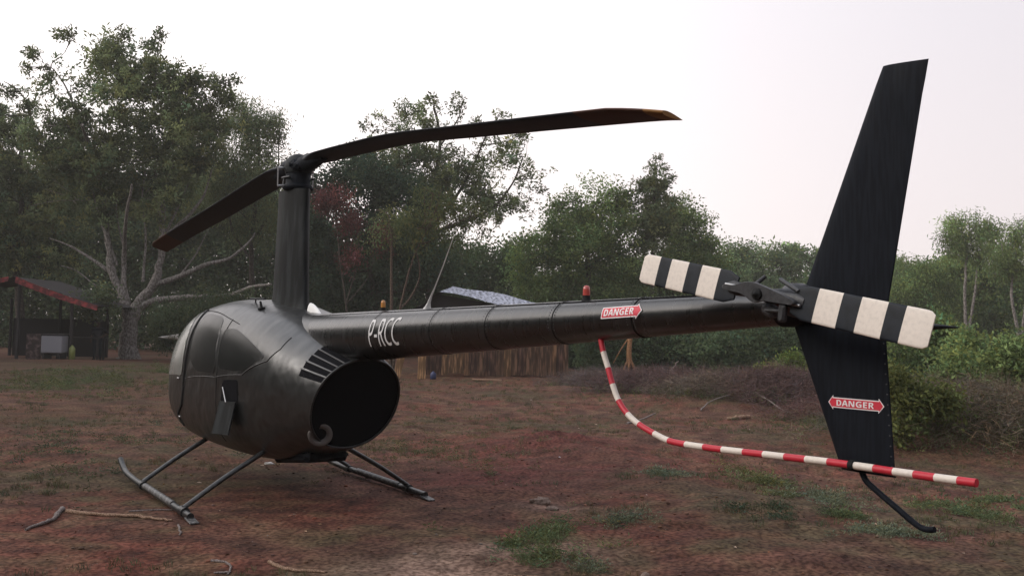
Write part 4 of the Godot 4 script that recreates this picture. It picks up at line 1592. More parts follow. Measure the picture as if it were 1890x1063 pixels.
# ---------------------------------------------------------------- small things on the ground
func stick(label: String, pts: Array, r0: float, r1: float, m: String, called := "stick", fork := [], group := "", category := "stick") -> void:
	var o := thing(called, label, category, Vector3(pts[0].x, 0, pts[0].z), 0.0, group)
	var runs := [pts]
	if fork.size():
		runs.append(fork)
	var s := Soup.new()
	for run in runs:
		var local := []
		for p in run:
			local.append(Vector3(p.x - pts[0].x, height(p.x, p.z) + r0 * 0.6 + p.y, p.z - pts[0].z))
		var path := smooth_path(local, 5)
		var radii := PackedFloat32Array()
		for i in path.size():
			radii.append(lerpf(r0, r1, float(i) / (path.size() - 1)) * rng.randf_range(0.8, 1.2))
			if i > 0 and i < path.size() - 1:
				path[i] += Vector3(rng.randfn(), rng.randfn() * 0.4, rng.randfn()) * r0 * 0.35
		s.grid(tube_rows(path, radii, 7), true, true, true)
	part("wood", s, M[m], o)


func rock(label: String, at: Vector3, size: Vector3, m: String, seed_: int, called := "rock", category := "rock") -> void:
	var s := Soup.new()
	var n := noise(1.4, 3, seed_)
	var rows := []
	for i in 11:
		var row := PackedVector3Array()
		var lat := PI * i / 10.0
		for j in 16:
			var lon := TAU * j / 16.0
			var d := Vector3(sin(lat) * cos(lon), cos(lat), sin(lat) * sin(lon))
			row.append(d * size * (1.0 + 0.55 * n.get_noise_3dv(d)))
		rows.append(row)
	s.grid(rows, true, false, false)
	var o := part(called, s, M[m], self)
	o.position = Vector3(at.x, height(at.x, at.z) + size.y * 0.25, at.z)
	tag(o, label, category)


func weeds(label: String, c: Vector2, ext: Vector2, count: int, col: Color, scale: float, group := "weed patches on the dirt") -> void:
	var r := RandomNumberGenerator.new()
	r.seed = hash(label)
	var places := []
	var colors := PackedColorArray()
	for i in int(count * 0.70):
		var p := c + Vector2(r.randfn() * 0.42, r.randfn() * 0.75) * ext
		if patchy.get_noise_2d(p.x * 2.6 / maxf(1.0, ext.x), p.y * 2.6 / maxf(1.0, ext.x)) < r.randf_range(-0.2, 0.12):
			continue
		var b := Basis(Vector3.UP, r.randf() * TAU).scaled(Vector3(1.0, 0.62, 1.0) * scale * r.randf_range(0.5, 1.15))
		places.append(Transform3D(b, Vector3(p.x, height(p.x, p.y) - 0.004, p.y)))
		colors.append(tint(col, r, 0.22))
	tag(scatter("weed_patch", "weed", M.grass_blade, places, colors, self), label, "weeds", group)


func build_ground_things() -> void:
	rng.seed = 5
	stick("pale forked stick lying near the left bottom corner", [Vector3(-3.80, 0, -8.05), Vector3(-3.70, 0, -7.75), Vector3(-3.66, 0, -7.62), Vector3(-3.66, 0, -7.40), Vector3(-3.68, 0, -7.22)], 0.022, 0.010, "grey_stick")
	stick("long peeled orange branch left of the near skid", [Vector3(-3.70, 0, -7.92), Vector3(-3.42, 0, -7.86), Vector3(-3.10, 0, -7.80), Vector3(-2.85, 0, -7.70), Vector3(-2.72, 0, -7.66)], 0.020, 0.009, "peeled_wood", "branch")
	stick("thin pale twig above the peeled branch", [Vector3(-3.22, 0, -8.02), Vector3(-3.0, 0, -8.12), Vector3(-2.82, 0, -8.15)], 0.009, 0.005, "grey_stick")
	stick("short twig just in front of the near skid heel", [Vector3(-2.62, 0, -7.52), Vector3(-2.55, 0, -7.36), Vector3(-2.50, 0, -7.22)], 0.010, 0.006, "grey_stick")
	stick("curved grey twig at the bottom edge left of the sand patch", [Vector3(-2.02, 0, -6.48), Vector3(-1.90, 0, -6.42), Vector3(-1.83, 0, -6.28), Vector3(-1.82, 0, -6.18)], 0.010, 0.006, "grey_stick", "stick", [Vector3(-1.83, 0, -6.22), Vector3(-1.92, 0, -6.22)])
	stick("brown peeled branch at the bottom edge beside the sand patch", [Vector3(-1.62, 0, -6.46), Vector3(-1.48, 0, -6.32), Vector3(-1.30, 0, -6.26), Vector3(-1.20, 0, -6.25)], 0.014, 0.008, "peeled_wood", "branch")
	stick("thin straw coloured stick at the bottom edge right of the sand patch", [Vector3(0.0, 0, -6.28), Vector3(0.16, 0, -6.30), Vector3(0.28, 0, -6.27)], 0.006, 0.004, "peeled_wood")
	stick("short thick pale log on the dirt under the striped guard", [Vector3(4.25, 0, -18.35), Vector3(4.50, 0.02, -18.45), Vector3(4.75, 0.02, -18.55)], 0.035, 0.045, "peeled_wood", "log")
	stick("pale bare branch sloping out of the left of the brush pile", [Vector3(2.15, 0.0, -17.2), Vector3(2.45, 0.07, -17.6), Vector3(2.80, 0.16, -18.0)], 0.022, 0.012, "grey_stick", "branch")
	stick("pale forked branch standing up in the left brush", [Vector3(4.95, 0.02, -26.5), Vector3(4.62, 0.30, -26.9), Vector3(4.38, 0.62, -27.1)], 0.030, 0.014, "grey_stick", "branch", [Vector3(4.55, 0.40, -26.95), Vector3(4.72, 0.66, -27.0), Vector3(4.84, 0.82, -27.0)])
	stick("long thin pale pole lying across the brush pile", [Vector3(4.55, 0.30, -22.3), Vector3(5.0, 0.30, -22.2), Vector3(5.55, 0.26, -22.2)], 0.022, 0.014, "grey_stick", "branch")
	stick("upper of the pale branches sloping down the right side of the brush pile", [Vector3(5.55, 0.24, -21.2), Vector3(5.80, 0.12, -20.4), Vector3(6.02, 0.02, -19.9)], 0.020, 0.012, "grey_stick", "branch")
	stick("lower of the pale branches sloping down the right side of the brush pile", [Vector3(5.40, 0.20, -20.6), Vector3(5.62, 0.08, -19.7), Vector3(5.72, 0.0, -19.2)], 0.020, 0.012, "grey_stick", "branch")
	stick("pale curved twig low in the middle of the brush pile", [Vector3(4.00, 0.02, -19.6), Vector3(4.30, 0.10, -20.1), Vector3(4.85, 0.13, -20.6)], 0.016, 0.010, "grey_stick", "branch")
	stick("pale flat chip of wood right of the lower fin", [Vector3(4.90, 0, -13.0), Vector3(5.05, 0.01, -13.05), Vector3(5.22, 0.01, -13.0)], 0.022, 0.012, "peeled_wood", "stick")
	stick("bare stick lying over the brush mound at the right edge", [Vector3(6.9, 0.30, -14.9), Vector3(7.4, 0.26, -14.9), Vector3(7.9, 0.22, -15.0)], 0.018, 0.012, "grey_stick", "branch")
	rock("tan stone half sunk in the dirt in front of the far skid", Vector3(0.31, 0, -8.85), Vector3(0.095, 0.045, 0.07), "stone", 11)
	rock("small pinkish stone at the bottom edge below the weed patches", Vector3(0.93, 0, -6.36), Vector3(0.032, 0.028, 0.03), "stone", 12)
	rock("white pebble on the dirt behind the near skid", Vector3(-2.78, 0, -10.95), Vector3(0.06, 0.02, 0.03), "pale_sheet", 13)
	rock("pale lump of earth in the sand patch", Vector3(0.40, 0, -8.55), Vector3(0.06, 0.025, 0.04), "stone", 14)
	# stake with splayed roots
	var z := -33.0
	var stake := thing("young_trunk", "thin orange brown trunk on splayed prop roots under the striped guard", "tree", Vector3(4.17, height(4.17, z), z))
	var s := Soup.new()
	tube(s, smooth_path([Vector3(0.02, 0.55, 0), Vector3(0.0, 1.0, 0), Vector3(0.05, 1.8, 0), Vector3(0.02, 2.8, 0)], 4), 0.10, 0.07, 9)
	part("trunk", s, M.orange_wood, stake)
	for q in [Vector3(-0.32, -0.05, 0.1), Vector3(0.30, -0.05, 0.1), Vector3(-0.06, -0.05, 0.25), Vector3(0.08, -0.05, -0.3), Vector3(-0.55, 0.55, 0.0)]:
		s = Soup.new()
		var from := Vector3(0.02, 0.75, 0) if q.y < 0.3 else Vector3(0.03, 1.5, 0)
		tube(s, smooth_path([from, from.lerp(q, 0.5) + Vector3(0, 0.06, 0), q], 4), 0.055 if q.y < 0.3 else 0.03, 0.03 if q.y < 0.3 else 0.012, 7)
		part("prop_root", s, M.orange_wood, stake)
	# weeds
	var wg := Color(0.110, 0.138, 0.062)
	var gg := Color(0.140, 0.160, 0.100)
	weeds("dense green weed patch in the foreground centre", Vector2(0.30, -7.45), Vector2(0.62, 0.34), 420, wg, 0.8)
	weeds("left end of the green weeds beside the sand patch", Vector2(-0.10, -7.12), Vector2(0.24, 0.18), 200, wg, 0.7)
	weeds("small green weed tuft below the centre weed patch", Vector2(0.28, -6.72), Vector2(0.30, 0.14), 190, wg, 0.65)
	weeds("grey green weed tuft nearest the bottom edge in the centre", Vector2(0.52, -6.55), Vector2(0.2, 0.12), 110, gg, 0.6)
	weeds("yellow green weeds beneath the striped guard", Vector2(2.75, -10.3), Vector2(0.40, 0.7), 330, Color(0.125, 0.135, 0.055), 0.9)
	weeds("pale grey green weed patch left of the lower fin", Vector2(3.10, -9.5), Vector2(0.6, 0.45), 460, gg, 0.8)
	weeds("sparse dark weeds between the two pale patches", Vector2(2.45, -8.3), Vector2(0.55, 0.35), 200, Color(0.05, 0.066, 0.036), 0.8)
	weeds("short weeds under the bent tail skid", Vector2(3.05, -7.55), Vector2(0.45, 0.18), 200, gg, 0.7)
	weeds("green weed tuft behind the bent tail skid", Vector2(2.95, -8.2), Vector2(0.16, 0.14), 80, wg, 0.8)
	weeds("green weeds at the right below the end of the striped guard", Vector2(4.20, -8.75), Vector2(0.45, 0.45), 330, wg, 0.9)
	weeds("weeds cut by the right edge of the photo", Vector2(4.95, -9.1), Vector2(0.4, 0.5), 330, wg, 0.9)
	weeds("small weeds right of the dark mound", Vector2(1.75, -10.7), Vector2(0.35, 0.25), 140, gg, 0.7)
	weeds("weed tuft right of the centre weed patch", Vector2(0.95, -8.0), Vector2(0.25, 0.22), 120, gg, 0.7)
	weeds("faint yellow green grass behind the far skid", Vector2(-0.75, -13.2), Vector2(1.8, 2.4), 600, Color(0.115, 0.112, 0.056), 0.8)
	weeds("green grass by the left edge beyond the near skid", Vector2(-5.4, -12.4), Vector2(2.2, 3.2), 560, Color(0.085, 0.100, 0.052), 0.9)
	weeds("bright grass in front of the shelter", Vector2(-11.5, -28.0), Vector2(4.5, 6.5), 1900, Color(0.105, 0.125, 0.050), 1.5)


func build_litter() -> void:
	var r := RandomNumberGenerator.new()
	r.seed = 99
	# fallen leaves, chips and crumbs of earth
	var chip := Soup.new()
	chip.tri(Vector3(-1, 0, -0.4), Vector3(0.1, 0.35, 0.5), Vector3(1, 0.05, -0.1), -1)
	chip.tri(Vector3(-1, 0, -0.4), Vector3(1, 0.05, -0.1), Vector3(0.2, 0.2, -0.6), -1)
	var crumb := SphereMesh.new()
	crumb.radius = 1.0
	crumb.height = 1.5
	crumb.radial_segments = 6
	crumb.rings = 3
	for kind in 2:
		var mm := MultiMesh.new()
		mm.transform_format = MultiMesh.TRANSFORM_3D
		mm.use_colors = true
		mm.mesh = chip.mesh(true) if kind == 0 else crumb
		mm.instance_count = 15000 if kind == 0 else 8000
		for i in mm.instance_count:
			var z := -4.2 - 22.0 * pow(r.randf(), 1.7)
			var x := r.randf_range(-0.75, 0.75) * (-z + 1.5)
			var k := r.randf()
			var size := 0.006 + 0.016 * k * k * k
			if kind == 1:
				size = 0.004 + 0.020 * pow(r.randf(), 5.0)
			var b := Basis(Vector3.UP, r.randf() * TAU) * Basis(Vector3.RIGHT, r.randfn() * 0.35)
			b = b.scaled(Vector3(size, size * (1.0 if kind == 0 else 0.7), size * r.randf_range(0.4, 1.0)))
			mm.set_instance_transform(i, Transform3D(b, Vector3(x, height(x, z) + size * 0.2, z)))
			var c := soil_color(x, z)
			if kind == 0:
				c = [Color(0.13, 0.075, 0.05), Color(0.09, 0.055, 0.042), Color(0.19, 0.13, 0.095), Color(0.07, 0.045, 0.035), Color(0.34, 0.28, 0.24)][mini(4, int(pow(r.randf(), 1.4) * 4.06))]
			if kind == 0 and i % 190 == 0:
				c = Color(0.46, 0.40, 0.36)
				b = b.scaled(Vector3.ONE * (0.022 / size) * r.randf_range(0.6, 1.3))
				mm.set_instance_transform(i, Transform3D(b, Vector3(x, height(x, z) + 0.006, z)))
			mm.set_instance_color(i, tint(c, r, 0.2))
		var o := MultiMeshInstance3D.new()
		o.name = "leaf_litter" if kind == 0 else "soil_crumbs"
		o.multimesh = mm
		o.material_override = M.litter
		add_child(o)
		tag(o, "fallen leaves and chips strewn over the red dirt" if kind == 0 else "crumbs of earth strewn over the red dirt", "litter" if kind == 0 else "soil", "", "stuff")
	# thin short grass
	var places := []
	var colors := PackedColorArray()
	for i in 15000:
		var z := -4.5 - 26.0 * pow(r.randf(), 1.2)
		var x := r.randf_range(-0.72, 0.72) * (-z + 1.5)
		if patchy.get_noise_2d(x * 0.9 + 11.0, z * 0.9) < -0.08 + 0.28 * r.randf() - 0.10 * clampf((-z - 11.0) / 8.0, 0.0, 1.0):
			continue
		if Vector2(x, z).distance_to(Vector2(-1.6, -8.6)) < 2.3 or Vector2(x, z).distance_to(Vector2(-0.45, -6.4)) < 0.85:
			continue
		places.append(Transform3D(Basis(Vector3.UP, r.randf() * TAU).scaled(Vector3.ONE * r.randf_range(0.35, 0.8) * (1.0 + maxf(0.0, -z - 12.0) * 0.03)), Vector3(x, height(x, z) - 0.004, z)))
		colors.append(tint(Color(0.085, 0.092, 0.046).lerp(Color(0.125, 0.095, 0.058), clampf(0.5 + patchy.get_noise_2d(x * 0.7, z * 0.7 + 60.0) * 2.0, 0.0, 1.0)), r, 0.25))
	tag(scatter("grass", "grass", M.grass_blade, places, colors, self), "thin short grass growing through the dirt", "grass")


# heaps of dead twigs and vines
func heap(label: String, group: String, c: Vector3, ext: Vector3, count: int, size: float, col: Color, green := 0.0) -> void:
	var r := RandomNumberGenerator.new()
	r.seed = hash(label)
	var o := thing("brush_heap", label, "brush pile", Vector3(c.x, 0, c.z), 0.0, group)
	var places := []
	var colors := PackedColorArray()
	var leaves := []
	var tints := PackedColorArray()
	for i in int(count * 2.6):
		var d := Vector3(r.randfn(), absf(r.randfn()), r.randfn()) * 0.5 * ext
		var g := height(c.x + d.x, c.z + d.z)
		var p := Vector3(d.x, g + minf(d.y, ext.y * exp(-pow(d.x / ext.x, 2.0) - pow(d.z / ext.z, 2.0)) + 0.05), d.z)
		if r.randf() < green:
			leaves.append(Transform3D(any_turn(r).scaled(Vector3.ONE * size * 0.5), p))
			tints.append(tint(Color(0.095, 0.108, 0.048), r, 0.28))
		else:
			p.y += absf(r.randfn()) * 0.07
			places.append(Transform3D(Basis(Vector3.UP, r.randf() * TAU) * Basis(Vector3.RIGHT, r.randfn() * 0.7) * Basis.from_scale(Vector3.ONE * size * r.randf_range(0.6, 1.3)), p))
			colors.append(tint(col, r, 0.30))
	scatter("dry_twigs", "dry", M.litter, places, colors, o)
	if leaves.size():
		scatter("vine_leaves", "broad", M.leaf, leaves, tints, o)


func build_brush() -> void:
	var g := "heaps of dry brush at the edge of the clearing"
	var pur := Color(0.100, 0.062, 0.058)
	heap("brown mound of dead vines at the right edge of the clearing", "", Vector3(7.5, 0, -15.0), Vector3(1.9, 0.52, 1.7), 3000, 0.42, Color(0.115, 0.088, 0.064), 0.62)
	heap("left part of the purplish brush under the striped guard", g, Vector3(4.3, 0, -24.5), Vector3(1.8, 0.34, 1.4), 1000, 0.55, pur, 0.25)
	heap("middle part of the brush with a green tuft on it", g, Vector3(5.2, 0, -22.0), Vector3(1.5, 0.22, 1.2), 800, 0.5, Color(0.115, 0.088, 0.068), 0.42)
	heap("right part of the purplish brush reaching the lower fin", g, Vector3(6.3, 0, -21.4), Vector3(1.3, 0.42, 1.3), 1100, 0.52, pur, 0.25)
	heap("low dry brush left of the striped guard by the hut", g, Vector3(3.0, 0, -28.0), Vector3(1.5, 0.18, 1.2), 600, 0.5, Color(0.105, 0.078, 0.070), 0.3)
	heap("low heap of reddish brush at the foot of the lower fin", g, Vector3(6.6, 0, -18.4), Vector3(1.1, 0.13, 0.8), 600, 0.42, Color(0.115, 0.062, 0.056), 0.3)


const TREES := [
	{"name": "tree", "label": "tall pale barked tree forking low into many limbs, left of the helicopter", "group": "", "category": "tree", "base": Vector3(-18.15, 0, -43.00), "leaf": "rosette", "size": 1.00, "color": Color(0.122, 0.148, 0.070), "bark": "pale", "split": true,
		"limbs": [[0.420, 0.300, [Vector3(0.64, -0.10, 0.00), Vector3(0.60, 1.03, 0.00), Vector3(0.63, 2.15, 0.00)]],
			[0.220, 0.060, [Vector3(0.60, 1.78, 0.00), Vector3(0.23, 2.89, 0.00), Vector3(-0.31, 4.00, 0.00), Vector3(-0.55, 5.50, 0.00), Vector3(-0.82, 7.25, 0.00), Vector3(-1.40, 9.26, 0.00), Vector3(-1.02, 10.34, 2.00)]],
			[0.160, 0.040, [Vector3(0.59, 2.02, 0.00), Vector3(0.29, 3.27, 0.00), Vector3(0.23, 4.76, 0.00), Vector3(1.10, 6.29, 2.00), Vector3(1.69, 7.58, 3.00)]],
			[0.260, 0.030, [Vector3(0.64, 2.03, 0.00), Vector3(1.06, 2.66, 0.00), Vector3(1.70, 3.54, 0.00), Vector3(1.95, 4.80, 0.00), Vector3(1.91, 6.55, 0.00), Vector3(1.97, 7.81, 0.00), Vector3(2.43, 8.95, 0.00), Vector3(2.69, 9.90, 0.00)]],
			[0.120, 0.030, [Vector3(1.92, 6.30, 0.00), Vector3(1.62, 7.80, 0.00), Vector3(1.50, 9.06, 0.00), Vector3(1.14, 9.94, 0.00)]],
			[0.200, 0.040, [Vector3(0.77, 1.78, 0.00), Vector3(1.31, 2.54, 0.00), Vector3(2.85, 2.82, 0.00), Vector3(5.08, 2.98, 0.00), Vector3(6.63, 3.29, 2.00), Vector3(7.83, 3.39, 3.00)]],
			[0.130, 0.030, [Vector3(1.70, 3.42, 0.00), Vector3(2.81, 3.81, 0.00), Vector3(4.04, 4.39, 0.00), Vector3(5.03, 4.66, 0.00), Vector3(5.88, 5.37, 0.00), Vector3(6.24, 5.88, 0.00)]],
			[0.100, 0.020, [Vector3(-0.13, 3.76, 0.00), Vector3(-1.20, 4.49, 0.00), Vector3(-2.23, 5.09, 0.00), Vector3(-3.24, 5.45, 0.00)]],
			[0.100, 0.030, [Vector3(1.95, 5.55, 0.00), Vector3(3.09, 6.57, 0.00), Vector3(3.80, 7.59, 0.00), Vector3(4.14, 8.86, 0.00)]],
			[0.070, 0.015, [Vector3(1.13, 3.53, 0.00), Vector3(1.20, 5.53, 0.00), Vector3(0.98, 7.54, 0.00), Vector3(1.12, 9.06, 0.00)]],
			[0.070, 0.015, [Vector3(-0.07, 4.26, 0.00), Vector3(-0.90, 6.25, 0.00), Vector3(-1.39, 7.75, 0.00), Vector3(-1.88, 8.74, 0.00)]],
			[0.060, 0.012, [Vector3(2.00, 5.55, 0.00), Vector3(2.97, 7.83, 0.00), Vector3(3.41, 9.61, 0.00)]],
			[0.060, 0.012, [Vector3(0.31, 4.76, 0.00), Vector3(-0.16, 6.51, 0.00), Vector3(-0.20, 8.27, 0.00)]],
			[0.050, 0.012, [Vector3(0.62, 2.52, 0.00), Vector3(-0.91, 3.24, 0.00), Vector3(-1.93, 3.97, 0.00), Vector3(-2.69, 4.21, 0.00)]],
			[0.050, 0.012, [Vector3(2.81, 3.81, 0.00), Vector3(3.52, 4.83, 0.00), Vector3(4.11, 6.09, 0.00)]],
			[0.040, 0.012, [Vector3(1.36, 12.61, 0.00), Vector3(1.42, 14.40, 0.00), Vector3(1.55, 15.17, 0.00)]],
			[0.060, 0.015, [Vector3(-1.95, 10.64, 0.00), Vector3(-2.79, 12.53, 0.00), Vector3(-3.58, 13.53, 0.00)]],
			[0.030, 0.010, [Vector3(-0.20, 12.07, 0.00), Vector3(-0.42, 13.08, 0.00), Vector3(-0.71, 14.23, 0.00)]]],
		"lobes": [[Vector3(0.50, 12.21, 0.00), Vector3(1.74, 1.99, 1.68), 1.20], [Vector3(-0.80, 13.33, 0.00), Vector3(1.24, 1.49, 1.23), 1.08], [Vector3(-2.42, 9.74, 0.00), Vector3(1.87, 2.12, 1.79), 1.20], [Vector3(-3.72, 10.73, 0.00), Vector3(1.00, 1.49, 1.12), 0.60], [Vector3(2.54, 11.49, 0.00), Vector3(1.49, 1.74, 1.46), 1.20], [Vector3(3.53, 11.89, 0.00), Vector3(1.12, 1.37, 1.12), 1.08], [Vector3(1.86, 9.32, 0.00), Vector3(2.12, 1.74, 1.74), 1.08], [Vector3(-0.64, 9.27, 0.00), Vector3(2.12, 1.99, 1.85), 1.20], [Vector3(-2.07, 7.23, 0.00), Vector3(2.24, 1.49, 1.68), 0.60], [Vector3(0.94, 7.29, 0.00), Vector3(2.24, 1.49, 1.68), 0.66], [Vector3(3.36, 9.60, 0.00), Vector3(1.49, 1.49, 1.34), 0.96], [Vector3(4.07, 10.88, 0.00), Vector3(1.00, 1.24, 1.01), 0.72], [Vector3(-2.78, 12.27, 0.00), Vector3(0.87, 1.00, 0.84), 0.42], [Vector3(-3.57, 13.28, 0.00), Vector3(0.55, 0.62, 0.53), 0.60], [Vector3(-4.36, 13.90, 0.00), Vector3(0.40, 0.35, 0.34), 0.72], [Vector3(-2.64, 15.03, 0.00), Vector3(0.55, 0.35, 0.40), 0.60], [Vector3(-0.98, 14.60, 0.00), Vector3(0.62, 0.60, 0.55), 0.96], [Vector3(-0.07, 15.08, 0.00), Vector3(0.30, 0.30, 0.27), 0.96], [Vector3(1.47, 15.11, 0.00), Vector3(0.22, 0.35, 0.26), 0.96], [Vector3(1.05, 14.39, 0.00), Vector3(0.55, 0.40, 0.43), 0.60], [Vector3(1.72, 13.13, 0.00), Vector3(0.70, 0.75, 0.65), 0.42], [Vector3(4.25, 12.92, 0.00), Vector3(0.50, 0.55, 0.47), 0.42], [Vector3(5.05, 12.94, 0.00), Vector3(0.15, 0.20, 0.16), 0.72], [Vector3(-4.71, 13.38, 0.00), Vector3(0.20, 0.25, 0.20), 0.60]]},
	{"name": "tree", "label": "feathery dark tree between the pale tree and the rotor mast", "group": "tall trees along the edge of the clearing", "category": "tree", "base": Vector3(-13.41, 0, -47.00), "leaf": "droop", "size": 1.00, "color": Color(0.122, 0.148, 0.070), "bark": "dark", "split": false,
		"limbs": [[0.160, 0.050, [Vector3(0.59, -0.10, 0.00), Vector3(0.44, 2.73, 0.00), Vector3(0.20, 5.18, 0.00), Vector3(0.34, 7.65, 0.00), Vector3(0.49, 9.86, 0.00), Vector3(0.20, 12.07, 0.00)]],
			[0.080, 0.020, [Vector3(0.28, 6.01, 0.00), Vector3(1.17, 7.40, 0.00), Vector3(1.44, 9.05, 0.00), Vector3(1.46, 11.26, 0.00)]],
			[0.070, 0.020, [Vector3(0.26, 4.91, 0.00), Vector3(-0.71, 6.26, 0.00), Vector3(-1.03, 7.63, 0.00), Vector3(-1.35, 9.00, 0.00)]]],
		"lobes": [[Vector3(-0.06, 11.65, 0.00), Vector3(1.14, 1.50, 1.19), 1.00], [Vector3(-0.92, 12.60, 0.00), Vector3(0.60, 0.76, 0.61), 0.80], [Vector3(1.02, 11.95, 0.00), Vector3(0.71, 0.87, 0.71), 0.90], [Vector3(1.20, 10.84, 0.00), Vector3(0.65, 1.09, 0.78), 0.80], [Vector3(-0.27, 9.57, 0.00), Vector3(1.91, 1.50, 1.53), 1.00], [Vector3(-1.33, 8.45, 0.00), Vector3(1.63, 1.36, 1.35), 0.80], [Vector3(0.84, 9.04, 0.00), Vector3(1.09, 1.09, 0.98), 0.70], [Vector3(-0.19, 7.09, 0.00), Vector3(2.18, 1.63, 1.71), 0.75], [Vector3(1.91, 9.89, 0.00), Vector3(0.38, 0.54, 0.42), 0.50]]},
	{"name": "tree", "label": "dark leafy tree at the left edge above the red roof", "group": "tall trees along the edge of the clearing", "category": "tree", "base": Vector3(-26.10, 0, -48.00), "leaf": "rosette", "size": 1.05, "color": Color(0.122, 0.148, 0.070), "bark": "dark", "split": false,
		"limbs": [[0.220, 0.060, [Vector3(0.82, -0.10, 0.00), Vector3(0.83, 2.52, 0.00), Vector3(0.43, 5.30, 0.00), Vector3(0.75, 7.55, 0.00), Vector3(0.50, 10.08, 0.00), Vector3(1.13, 11.78, 0.00)]],
			[0.100, 0.030, [Vector3(0.53, 5.02, 0.00), Vector3(-0.90, 6.96, 0.00), Vector3(-1.27, 8.92, 0.00)]],
			[0.080, 0.020, [Vector3(0.64, 6.99, 0.00), Vector3(1.69, 8.41, 0.00), Vector3(2.05, 9.83, 0.00)]],
			[0.050, 0.020, [Vector3(1.13, 11.64, 0.00), Vector3(0.80, 12.77, 0.00), Vector3(0.21, 13.61, 0.00), Vector3(-0.51, 14.02, 0.00)]]],
		"lobes": [[Vector3(0.04, 10.92, 0.00), Vector3(1.39, 1.67, 1.38), 0.90], [Vector3(-1.30, 9.76, 0.00), Vector3(1.95, 2.50, 2.00), 1.00], [Vector3(1.23, 9.53, 0.00), Vector3(1.67, 1.67, 1.50), 1.00], [Vector3(0.18, 7.82, 0.00), Vector3(2.22, 1.67, 1.75), 0.80], [Vector3(1.89, 7.01, 0.00), Vector3(1.95, 1.67, 1.63), 0.60], [Vector3(0.56, 5.58, 0.00), Vector3(2.50, 1.39, 1.75), 0.70], [Vector3(-1.42, 6.11, 0.00), Vector3(2.22, 2.22, 2.00), 1.00], [Vector3(2.53, 5.06, 0.00), Vector3(2.22, 1.39, 1.63), 0.70], [Vector3(0.07, 13.52, 0.00), Vector3(0.72, 0.28, 0.45), 0.80], [Vector3(0.95, 12.63, 0.00), Vector3(0.39, 0.72, 0.50), 0.80], [Vector3(-0.86, 12.31, 0.00), Vector3(0.83, 0.83, 0.75), 0.60]]},
	{"name": "tree", "label": "tall thin crowned tree behind the aft main rotor blade", "group": "tall trees along the edge of the clearing", "category": "tree", "base": Vector3(-4.29, 0, -47.00), "leaf": "rosette", "size": 0.95, "color": Color(0.122, 0.148, 0.070), "bark": "dark", "split": false,
		"limbs": [[0.200, 0.050, [Vector3(0.44, -0.10, 0.00), Vector3(0.25, 1.82, 0.00), Vector3(0.05, 4.54, 0.00), Vector3(0.26, 7.28, 0.00), Vector3(0.34, 9.48, 0.00), Vector3(0.49, 11.42, 0.00), Vector3(0.13, 12.94, 0.00)]],
			[0.100, 0.030, [Vector3(0.19, 6.73, 0.00), Vector3(1.59, 8.68, 0.00), Vector3(2.38, 10.35, 0.00), Vector3(2.90, 11.75, 0.00)]],
			[0.100, 0.025, [Vector3(0.28, 6.46, 0.00), Vector3(2.99, 7.61, 0.00), Vector3(4.19, 9.01, 0.00), Vector3(4.71, 10.40, 0.00)]],
			[0.060, 0.020, [Vector3(0.38, 9.21, 0.00), Vector3(-0.65, 10.85, 0.00), Vector3(-1.36, 12.08, 0.00)]],
			[0.050, 0.015, [Vector3(0.50, 10.87, 0.00), Vector3(1.38, 12.27, 0.00), Vector3(1.55, 13.11, 0.00)]]],
		"lobes": [[Vector3(-0.69, 12.65, 0.00), Vector3(0.93, 0.60, 0.69), 0.52], [Vector3(0.12, 13.08, 0.00), Vector3(0.49, 0.38, 0.39), 0.49], [Vector3(-1.50, 12.16, 0.00), Vector3(0.60, 0.49, 0.49), 0.32], [Vector3(-2.86, 11.63, 0.00), Vector3(0.54, 0.49, 0.47), 0.24], [Vector3(-2.61, 12.33, 0.00), Vector3(0.38, 0.33, 0.32), 0.21], [Vector3(1.37, 12.88, 0.00), Vector3(0.44, 0.60, 0.47), 0.52], [Vector3(-0.39, 11.68, 0.00), Vector3(1.25, 0.60, 0.83), 0.49], [Vector3(-0.91, 10.29, 0.00), Vector3(1.63, 1.09, 1.22), 0.84], [Vector3(-2.26, 9.71, 0.00), Vector3(1.50, 1.22, 1.22), 0.98], [Vector3(0.74, 10.04, 0.00), Vector3(1.63, 1.22, 1.29), 0.63], [Vector3(0.23, 8.66, 0.00), Vector3(2.18, 1.22, 1.53), 0.98], [Vector3(2.38, 10.35, 0.00), Vector3(0.98, 1.22, 0.99), 0.39], [Vector3(3.46, 11.07, 0.00), Vector3(0.93, 0.71, 0.73), 0.35], [Vector3(2.96, 8.98, 0.00), Vector3(1.20, 1.09, 1.03), 0.56], [Vector3(4.57, 10.40, 0.00), Vector3(0.93, 1.36, 1.03), 0.35], [Vector3(5.28, 9.31, 0.00), Vector3(0.71, 0.82, 0.69), 0.39], [Vector3(4.07, 7.91, 0.00), Vector3(1.22, 0.76, 0.89), 0.56], [Vector3(2.44, 7.60, 0.00), Vector3(1.36, 0.98, 1.05), 0.77], [Vector3(2.34, 12.15, 0.00), Vector3(0.49, 0.38, 0.39), 0.32], [Vector3(3.44, 12.45, 0.00), Vector3(0.44, 0.33, 0.34), 0.28]]},
	{"name": "tree", "label": "dense dark tree directly behind the mast and blade root", "group": "tall trees along the edge of the clearing", "category": "tree", "base": Vector3(-6.86, 0, -44.00), "leaf": "broad", "size": 1.00, "color": Color(0.044, 0.068, 0.040), "bark": "dark", "split": false,
		"limbs": [[0.200, 0.050, [Vector3(0.47, -0.10, 0.00), Vector3(0.38, 2.77, 0.00), Vector3(0.06, 5.32, 0.00), Vector3(0.25, 7.89, 0.00)]]],
